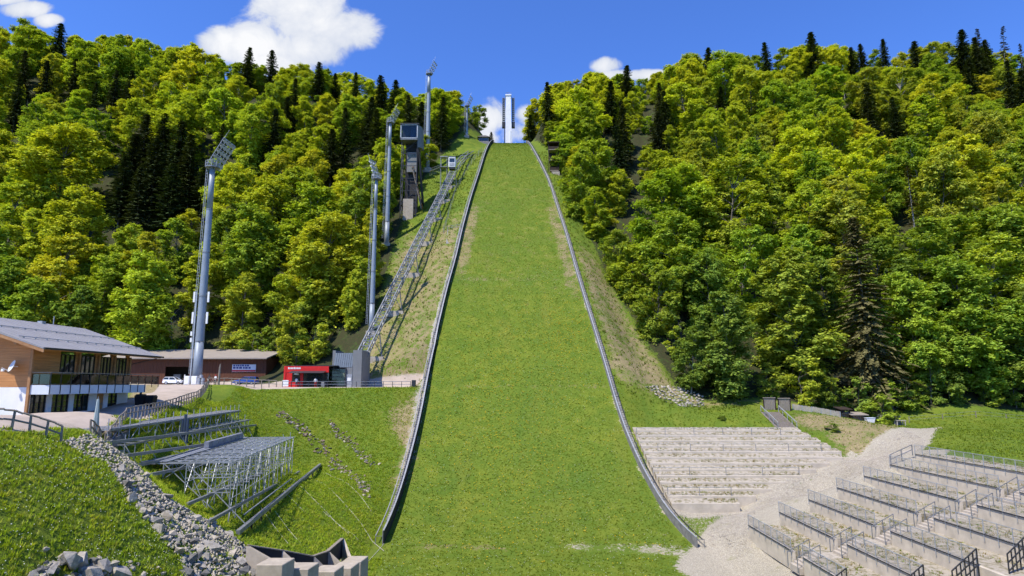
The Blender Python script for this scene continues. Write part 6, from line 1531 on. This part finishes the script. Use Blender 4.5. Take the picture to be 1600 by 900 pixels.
# ------------------------------------------------------------------ gates, stairs and odds and ends on the right bench
def stairs_right():
    y1, y0 = 111.2, 104.4; z1, z0 = gz(46.5, 111.5) + .05, step_z(12) + .02; x0, x1 = W(1202, 656, 108).x, W(1229, 656, 108).x
    t = thing('timber_stairs', 'grey stair flight with steel handrails leading up to the wooden gates', 'stairs', (x0, y0, z0)); n = 14
    for k in range(n):
        y = y0 + (y1 - y0) * k / n; z = z0 + (z1 - z0) * (k + 1) / n; MB().box(x0, x1, y, y + .5, z - .22, z).build('tread', M['wood_grey'], t)
    for x in (x0 - .08, x1 + .08):
        MB().bar((x, y0, z0 - .1), (x, y1, z1 - .1), .12, .35).build('stringer', M['wood_grey'], t)
        m = MB(); m.bar((x, y0, z0 + 1.1), (x, y1, z1 + 1.1), .12, .12)
        for k in range(5): y = y0 + (y1 - y0) * k / 4; z = z0 + (z1 - z0) * k / 4; m.bar((x, y, z - .2), (x, y, z + 1.1), .08)
        m.build('handrail', M['alu'], t)
stairs_right()
for lab, a, b in (('left weathered wooden gate panel at the stair top', 1194, 1211), ('right weathered wooden gate panel at the stair top', 1217, 1234)):
    Y = 112.6; x0, x1 = W(a, 632, Y).x, W(b, 632, Y).x; z = gz((x0 + x1) / 2, Y); t = thing('wooden_gate', lab, 'gate', (x0, Y, z), 'wooden gates'); n = 7
    for k in range(n): MB().box(x0 + (x1 - x0) * k / n + .02, x0 + (x1 - x0) * (k + 1) / n - .02, Y, Y + .06 + random.uniform(0, .03), z - .2, z + 2.0 + random.uniform(-.04, .04)).build('plank', M['wood_grey'], t)
    MB().box(x0 - .1, x1 + .1, Y - .12, Y + .2, z + 2.06, z + 2.2).build('cap_beam', M['wood_grey'], t)
    for x in (x0 - .12, x1 + .02): MB().box(x, x + .14, Y - .06, Y + .14, z - .3, z + 2.05).build('post', M['wood_dark'], t)
p = W(1240, 641, 113); rt = thing('paling_fence', 'low weathered grey paling fence right of the wooden gates', 'fence', gp(p.x, 113))
x0, x1 = W(1240, 638, 113).x, W(1314, 638, 112).x; nP = 46
for k in range(nP):
    x = x0 + (x1 - x0) * k / nP; y = 113.4 - 1.2 * k / nP; z = gz(x, y); MB().box(x + .02, x + (x1 - x0) / nP - .02, y, y + .05, z - .1, z + .95 + random.uniform(-.06, .06)).build('paling', M['steel_pale'] if k % 9 == 0 else M['concrete'], rt)
MB().bar((x0, 113.5, gz(x0, 113.4) + .6), (x1, 112.3, gz(x1, 112.2) + .6), .08).build('rail', M['wood_grey'], rt)
def log_shelter(lab, a, b, Y, h, roofm):
    x0, x1 = W(a, 640, Y).x, W(b, 640, Y).x; z = gz((x0 + x1) / 2, Y) - .1; t = thing('log_shelter', lab, 'shelter', (x0, Y, z), 'log shelters by the forest edge')
    MB().hexa([(x0 - .3, Y - .5, z + h - .25), (x1 + .3, Y - .5, z + h - .25), (x1 + .3, Y + 2.2, z + h + .15), (x0 - .3, Y + 2.2, z + h + .15), (x0 - .3, Y - .5, z + h - .15), (x1 + .3, Y - .5, z + h - .15), (x1 + .3, Y + 2.2, z + h + .25), (x0 - .3, Y + 2.2, z + h + .25)]).build('roof', roofm, t)
    MB().box(x0, x1, Y + 1.8, Y + 2.0, z - .1, z + h).build('back_wall', M['wood_dark'], t)
    for x in (x0, x1 - .15): MB().box(x, x + .15, Y, Y + .15, z - .2, z + h - .2).build('post', M['wood_dark'], t)
    n = int((x1 - x0) / .34)
    for j in range(3):
        for k in range(n): MB().tube((x0 + .3 + k * .34, Y + .25, z + .17 + j * .32), (x0 + .3 + k * .34, Y + 1.7, z + .17 + j * .32), .16, .16, 7).build('log', M['wood_grey'] if (k + j) % 3 else M['wood_beam'], t)
log_shelter('dark log shelter right of the paling fence', 1314, 1328, 113.2, 1.7, M['wood_dark']); log_shelter('log shelter with grey sheet roof left of the round bush', 1330, 1352, 112.6, 1.25, M['roof_pale'])
p = W(1358, 645, 112); z = gz(p.x, 112); t = thing('white_trough', 'white plastic trough left of the round bush', 'trough', (p.x, 112, z)); MB().hexa([(p.x - .55, 111.6, z), (p.x + .55, 111.6, z), (p.x + .55, 112.4, z), (p.x - .55, 112.4, z), (p.x - .75, 111.5, z + .8), (p.x + .75, 111.5, z + .8), (p.x + .75, 112.5, z + .8), (p.x - .75, 112.5, z + .8)]).build('tub', M['white'], t); MB().box(p.x - .8, p.x + .8, 111.45, 112.55, z + .81, z + .9).build('rim', M['pale_blue_and_shade'], t)
t = thing('stone_heap', 'heap of pale stones below the round bush', 'stones', hit(1375, 653))
for k in range(40): put_stone(t, hit(random.uniform(1358, 1396), random.uniform(648, 656)), random.uniform(.15, .35), random.choice(['stone_warm', 'stone']), .2)
p = W(1406, 655, 111); z = gz(p.x, 111); t = thing('outdoor_table', 'pale grey table with upright back board right of the round bush', 'table', (p.x, 111, z)); MB().box(p.x - .85, p.x + .85, 110.6, 111.5, z + .8, z + .9).build('top', M['concrete'], t); MB().box(p.x - .5, p.x + .5, 111.55, 111.65, z, z + 1.7).build('back_board', M['board_grey'], t)
for dx in (-.7, .7):
    for dy in (110.7, 111.4): MB().box(p.x + dx - .06, p.x + dx + .06, dy - .05, dy + .05, z - .05, z + .79).build('leg', M['concrete'], t)
p = W(1375, 640, 113.5); add_tree('young1', p.x, 113.5, 5.6, 'round bush', BLEAF['fresh green'], 1.25); meta(TREES[-1]['o'], 'round bright green bush in front of the old brownish spruce', 'bush'); TREES[-1]['o'].name = 'round_bush'
p = W(1262, 690, 98); 
for lab, px, py, s in (('small dark bush on the grass right of the concrete steps', 1300, 672, 1.5), ('low leafy clump just below the dry stone wall edge', 1128, 655, 1.0)):
    h_ = hit(px, py)
    if h_: add_tree('young1', h_.x, h_.y, s, 'mid green', BLEAF['mid green'], 2.0); TREES[-1]['o'].name = 'low_bush'; meta(TREES[-1]['o'], lab, 'bush', 'low bushes')
rail_run('wire_fence', 'thin post and wire fence at the forest edge above the right grass', 'fence', [gp(70, 112.8), gp(82, 113), gp(98, 113)], 1.1, 5.2, M['wood_grey'], M['wire'], .10, .03)
# coach stand at the right forest edge
def coach_stand():
    Y = 203.0; a, b = W(857, 240, Y).x, W(873, 240, Y).x; zt = W(865, 222, Y).z; zb = gz((a + b) / 2, Y); t = thing('coach_stand', 'three tiered dark timber coach stand among the trees right of the crest', 'platform', (a, Y, zb))
    H = zt - zb; n = 3
    for k in range(n):
        z0 = zb + H * (k + .12) / n - .6; z1 = z0 + H / n
        x0 = a + .5 * (2 - k) * .5; MB().box(x0, b, Y, Y + 2.6, z0 + 1.1, z0 + 1.35).build('floor', M['wood_grey'], t); MB().box(x0, b, Y + 2.4, Y + 2.6, z0 + 1.36, z1 + 1.0).build('back_wall', M['wood_dark'], t); MB().box(x0, b, Y, Y + .12, z0 + 1.36, z0 + 2.35).build('parapet', M['wood_dark'], t)
    MB().box(a - .4, b + .3, Y - .4, Y + 2.9, zt - .2, zt + .05).build('roof', M['wood_dark'], t)
    for x in (a, b - .2): MB().box(x, x + .2, Y + .15, Y + .35, zb - 1, zt - .2).build('post', M['wood_dark'], t)
    MB().box(a + 1.0, b + .2, Y - .6, Y + .6, zb - 1, zb + .5).build('footing', M['stone_warm'], t)
coach_stand()
P = [hit(*q) for q in ((699, 360), (721, 356), (717, 379), (697, 381))]; up_ = Vector((0, 0, .12)); t = thing('concrete_pad', 'grey concrete pad on the slope left of the left board', 'pad', P[0]); MB().hexa([q - up_ * 4 for q in P] + [q + up_ for q in P]).build('slab', M['concrete_grey'], t)
rail_run('pad_railing', 'small steel railing at the head of the concrete pad', 'railing', [P[0] + up_, P[1] + up_], 1.0, 1.4, M['steel'], M['steel'])
# safety net beside the lift
def net():
    px = [(693, 365), (702, 335), (712, 300), (728, 270), (742, 250), (756, 236)]; P = [hit(*q) for q in px]; P = [q for q in P if q]
    t = thing('safety_net', 'green grey safety net on thin posts between lift and landing slope', 'net', P[0])
    pts = []
    for a, b in zip(P, P[1:]):
        for k in range(5): q = a.lerp(b, k / 5); pts.append(Vector((q.x, q.y, gz(q.x, q.y))))
    for k, q in enumerate(pts):
        if k % 2 == 0: MB().bar(q - Vector((0, 0, .3)), q + Vector((0, 0, 2.2)), .08).build('post', M['steel'], t)
    m = MB()
    for a, b in zip(pts, pts[1:]):
        for z in np.arange(.2, 2.2, .28): m.bar(a + Vector((0, 0, z)), b + Vector((0, 0, z)), .013)
        for j in range(8): q = a.lerp(b, j / 8); m.bar(q + Vector((0, 0, .2)), q + Vector((0, 0, 2.1)), .012)
    m.build('netting', M['net'], t)
net()

# ------------------------------------------------------------------ stand terraces on the right
RX0, RDX, RZ0, RDZ = 26.0, 4.0, -14.2, 1.12
RH = 1.15
def tz(k): return RZ0 + RDZ * k - RH      # ledge level of row k
RAILMESH = {}
ROWW = ['lowest', 'second', 'third', 'fourth', 'fifth', 'sixth', 'topmost']
def terrace_rail(k, x, ya, yb, z, lab):
    t = thing('terrace_railing', lab, 'railing', (x, ya, z), 'railings of the right terraces'); n = max(2, round(abs(ya - yb) / 1.45))
    if 'post' not in RAILMESH:
        m = MB(); m.box(-.028, .028, -.028, .028, -.5, RH); me = bpy.data.meshes.new('post'); me.from_pydata(m.v, [], m.f); me.materials.append(M['steel_pale']); RAILMESH['post'] = me
    for i in range(n + 1):
        o = bpy.data.objects.new('post', RAILMESH['post']); COL.objects.link(o); o.parent = t; o.location = (-.06, (yb - ya) * i / n, 0)
    lo, hi = min(ya, yb), max(ya, yb)
    MB().box(x - .085, x - .035, lo - .03, hi + .03, z + RH, z + RH + .05).build('top_rail', M['steel_pale'], t)
    MB().box(x - .09, x - .03, lo, hi, z + .02, z + .09).build('toe_rail', M['steel_dark'], t)
    m = MB(); y = lo + .06
    while y < hi: m.box(x - .064, x - .056, y, y + .008, z + .15, z + RH - .02); y += .10
    for zz in np.arange(.3, RH, .2): m.box(x - .065, x - .055, lo, hi, z + zz, z + zz + .008)
    w = m.build('wire_mesh', M['wire'], t); w['kind'] = 'stuff'
YS0, YS1, YE = 61.2, 59.0, 48.3
for k in range(7):
    x = RX0 + RDX * k; yl = 72 + 1.33 * k; z = tz(k)
    t = thing('stand_terrace', f'{ROWW[k]} concrete walled gravel terrace on the right', 'terrace', (x, yl, z - 1.2), 'gravel terraces on the right')
    for a, b in ((YS0, yl), (30.0, YS1)):
        MB().box(x, x + .30, a, b, z - 1.75, z).build('retaining_wall', M['wall_concrete'], t, bevel=.02)
        MB().box(x + .302, x + RDX + .0, a, b, z - 1.8, z - .03).build('gravel_bed', M['gravel_weedy'], t)
    MB().box(x + 1.9, x + RDX, YS1 + .002, YS0 - .002, z - 1.8, z - .035).build('gravel_bed', M['gravel'], t)
    terrace_rail(k, x, yl - .05, YS0 + .1, z, f'mesh railing on the {ROWW[k]} right terrace, far section')
    if k < 6: terrace_rail(k, x, YS1 - .1, YE if k > 0 else 51.5, z, f'mesh railing on the {ROWW[k]} right terrace, near section')
    else: terrace_rail(k, x, YS1 - .1, 52, z, 'mesh railing on the topmost right terrace, section at the picture edge')
    # stair flight of six steps through the wall
    if k < 6:
        s = thing('terrace_stairs', f'pale concrete stairs through the {ROWW[k]} right terrace wall', 'stairs', (x, YS1, z - 1.1), 'stairs between the right terraces'); ns = 6
        for i in range(ns): xx = x - .35 + i * .36; MB().box(xx, x + 1.895, YS1 + .15, YS0 - .15, z - 1.12 + RDZ * i / ns - .4 * (i == 0), z - 1.12 + RDZ * (i + 1) / ns).build('step', M['concrete'], s)
        for yy in (YS1 + .08, YS0 - .08):
            m = MB(); a, b = Vector((x - .5, yy, z - 1.1)), Vector((x + 1.6, yy, z)); m.bar(a + Vector((0, 0, 1.1)), b + Vector((0, 0, 1.1)), .06)
            for q in (a, a.lerp(b, .5), b): m.bar(q - Vector((0, 0, .2)), q + Vector((0, 0, 1.1)), .06)
            m.build('handrail', M['steel'], s)
# black end fences
for k, ye in ((0, 51.5), (1, YE), (2, YE), (3, YE)):
    x = RX0 + RDX * k; z = tz(k); a = Vector((x - .1, ye - .15, z - .1)); b = Vector((x - 3.2, ye - 1.9, z - 1.15))
    t = thing('end_fence', f'black steel fence closing the near end of the {ROWW[k]} right terrace', 'fence', a, 'black end fences'); n = 6
    for i in range(n + 1): q = a.lerp(b, i / n); MB().bar(q - Vector((0, 0, .6)), q + Vector((0, 0, 1.35)), .07).build('post', M['steel_dark'], t)
    for zz in (1.33, .75, .2): MB().bar(a + Vector((0, 0, zz)), b + Vector((0, 0, zz)), .07).build('rail', M['steel_dark'], t)
rail_run('stair_railing', 'slanted steel railing at the far upper corner of the terraces', 'railing', [(46.6, 79.5, tz(5)), (49.8, 80.2, tz(6))], 1.15, 1.6, M['steel'], M['steel'])

# ------------------------------------------------------------------ loose ground cover
q = scatter_poly([(1045, 803), (1130, 799), (1338, 718), (1420, 672), (1450, 690), (1400, 730), (1180, 800), (1180, 860), (1140, 880)], 16000)
pebbles('gravel_stones', q[:, 0], q[:, 1], gz(q[:, 0], q[:, 1]) + .01, RNG.uniform(.02, .12, len(q)) * RNG.uniform(.4, 1, len(q)), M['pebble']); meta(bpy.data.objects['gravel_stones'], 'loose pale gravel stones on the right slope', 'gravel', kind='stuff')
def tufts(name, X, Y, H, col, label, cat, m, wide=.06, blades=4, Z=None):
    n = len(X); Z = gz(X, Y) if Z is None else Z; V = np.empty((n, blades, 3, 3)); a = RNG.uniform(0, 6.28, (n, blades)); r = RNG.uniform(.02, .16, (n, blades)); lean = RNG.uniform(.2, .9, (n, blades)); hh = H[:, None] * RNG.uniform(.5, 1.1, (n, blades))
    bx = X[:, None] + np.cos(a) * r; by = Y[:, None] + np.sin(a) * r; tx = -np.sin(a) * wide; ty = np.cos(a) * wide
    V[:, :, 0] = np.stack([bx - tx, by - ty, Z[:, None] + 0 * bx - .02], -1); V[:, :, 1] = np.stack([bx + tx, by + ty, Z[:, None] + 0 * bx - .02], -1); V[:, :, 2] = np.stack([bx + np.cos(a) * lean * hh, by + np.sin(a) * lean * hh, Z[:, None] + hh], -1)
    o = link(name, np_mesh(name, V.reshape(-1, 3), np.arange(n * blades * 3).reshape(-1, 3), m)); o.color = (*col, 1); return meta(o, label, cat, kind='stuff')
def keep_grass(X, Y):
    from_i = np.clip(np.searchsorted(GX, X), 0, len(GX) - 1); from_j = np.clip(np.searchsorted(GY, Y), 0, len(GY) - 1)
    return (gra[from_j, from_i] < .4) & (pav[from_j, from_i] < .4) & (forest[from_j, from_i] < .5) & (RNG.uniform(0, 1, len(X)) > dry[from_j, from_i] * .8)
def rand_area(n, x0, x1, y0, y1):
    return RNG.uniform(x0, x1, n), RNG.uniform(y0, y1, n)
X, Y = rand_area(95000, -15, 22, 60, 258); k = keep_grass(X, Y) & (X > xl(Y) + .15) & (X < xr(Y) - .15); X, Y = X[k], Y[k]
tufts('slope_grass', X, Y, RNG.uniform(.05, .15, len(X)), (.120, .155, .018), 'short grass tufts on the landing slope and outrun', 'grass', GRASSB)
X, Y = rand_area(85000, -47, -14, 27, 113); k = keep_grass(X, Y) & ((Y < 72) | (X < xl(Y) - 1.2)) & ~((X < -33) & (Y < 52)); X, Y = X[k], Y[k]
P_ = [hit(*p) for p in RIP]; P_ = [(p.x, p.y) for p in P_ if p]; k = np.array([(not in_poly(x, y, P_)) or random.random() < .10 for x, y in zip(X, Y)]); X, Y = X[k], Y[k]
h1 = RNG.uniform(.10, .30, len(X)); sel = RNG.uniform(0, 1, len(X)) < .8
tufts('bank_grass', X[sel], Y[sel], h1[sel], (.190, .255, .022), 'longer grass on the left bank around the steel stands', 'grass', GRASSB, .032, 7)
tufts('pale_grass', X[~sel], Y[~sel], h1[~sel] * 1.15, (.26, .28, .05), 'paler seeding grass on the left bank', 'grass', GRASSB, .028, 7)
X, Y = rand_area(26000, 18, 105, 62, 116); k = keep_grass(X, Y) & ((Y > 103.5) | (X > 56) | (X > np.interp(Y, [85, 96, 104], [60, 50.5, 46]))); X, Y = X[k], Y[k]
tufts('meadow_grass', X, Y, RNG.uniform(.10, .26, len(X)), (.125, .165, .018), 'meadow grass around the right steps and terraces', 'grass', GRASSB)
X, Y = rand_area(24000, -44, 42, 113, 225); k = keep_grass(X, Y) & ((X < xl(Y) - 1.2) | (X > xr(Y) + 1.2)); X, Y = X[k], Y[k]
tufts('slope_side_grass', X, Y, RNG.uniform(.2, .6, len(X)), (.115, .145, .022), 'rough grass beside the landing slope', 'grass', GRASSB, .09, 4)
wx, wy, wz = [], [], []
for k in range(7):
    x = RX0 + RDX * k; n_ = 420; a = RNG.uniform(.4, 3.9, n_); y = RNG.uniform(49, 72 + 1.3 * k, n_); f = (np.sin(y * .8 + k) + np.sin(a * 2 + y * .3) > -.3) & ((y < YS1) | (y > YS0)); wx.append(x + a[f]); wy.append(y[f]); wz.append(np.full(f.sum(), tz(k) - .03))
for i in range(NST):
    a, b = step_x(i); n_ = 150; x = RNG.uniform(a, b, n_); t_ = RNG.uniform(0, 1, n_) ** .6; f = np.sin(x * .5 + i * 2.1) + np.sin(x * .23 + i) > -.2; wx.append(x[f]); wy.append((step_y(i) + .36 + 1.0 * t_)[f]); wz.append((step_z(i) - .06 + .40 * t_)[f])
wx, wy, wz = map(np.concatenate, (wx, wy, wz)); sel = RNG.uniform(0, 1, len(wx)) < .55
tufts('dry_weeds', wx[sel], wy[sel], RNG.uniform(.08, .28, sel.sum()), (.20, .165, .085), 'dry weeds growing on the terraces and steps', 'weeds', GRASSB, .03, 7, wz[sel])
tufts('green_weeds', wx[~sel], wy[~sel], RNG.uniform(.06, .22, (~sel).sum()), (.12, .15, .03), 'small green weeds growing on the terraces and steps', 'weeds', GRASSB, .035, 7, wz[~sel])
n = 3600; X = np.r_[RNG.normal(-1, 7, n // 2), RNG.normal(11, 4, n // 4), RNG.uniform(-13, 17, n // 4)]; Y = np.r_[RNG.normal(108, 16, n // 2), RNG.normal(128, 7, n // 4), RNG.uniform(70, 170, n // 4)]
k = (X > xl(Y) + .3) & (X < xr(Y) - .3) & (Y > 64); X, Y = X[k], Y[k]
pebbles('dandelions', X, Y, gz(X, Y) + .16, RNG.uniform(.04, .10, len(X)), M['dandelion']); meta(bpy.data.objects['dandelions'], 'yellow dandelions dotted over the landing slope', 'flowers', kind='stuff')
X, Y = rand_area(1500, -31, -18, 28, 46); Xb, Yb = rand_area(4200, -14, 20, 64, 150); X, Y = np.r_[X, Xb], np.r_[Y, Yb]
pebbles('daisies', X, Y, gz(X, Y) + .22, RNG.uniform(.02, .045, len(X)), M['daisy']); meta(bpy.data.objects['daisies'], 'tiny white daisies in the grass', 'flowers', kind='stuff')
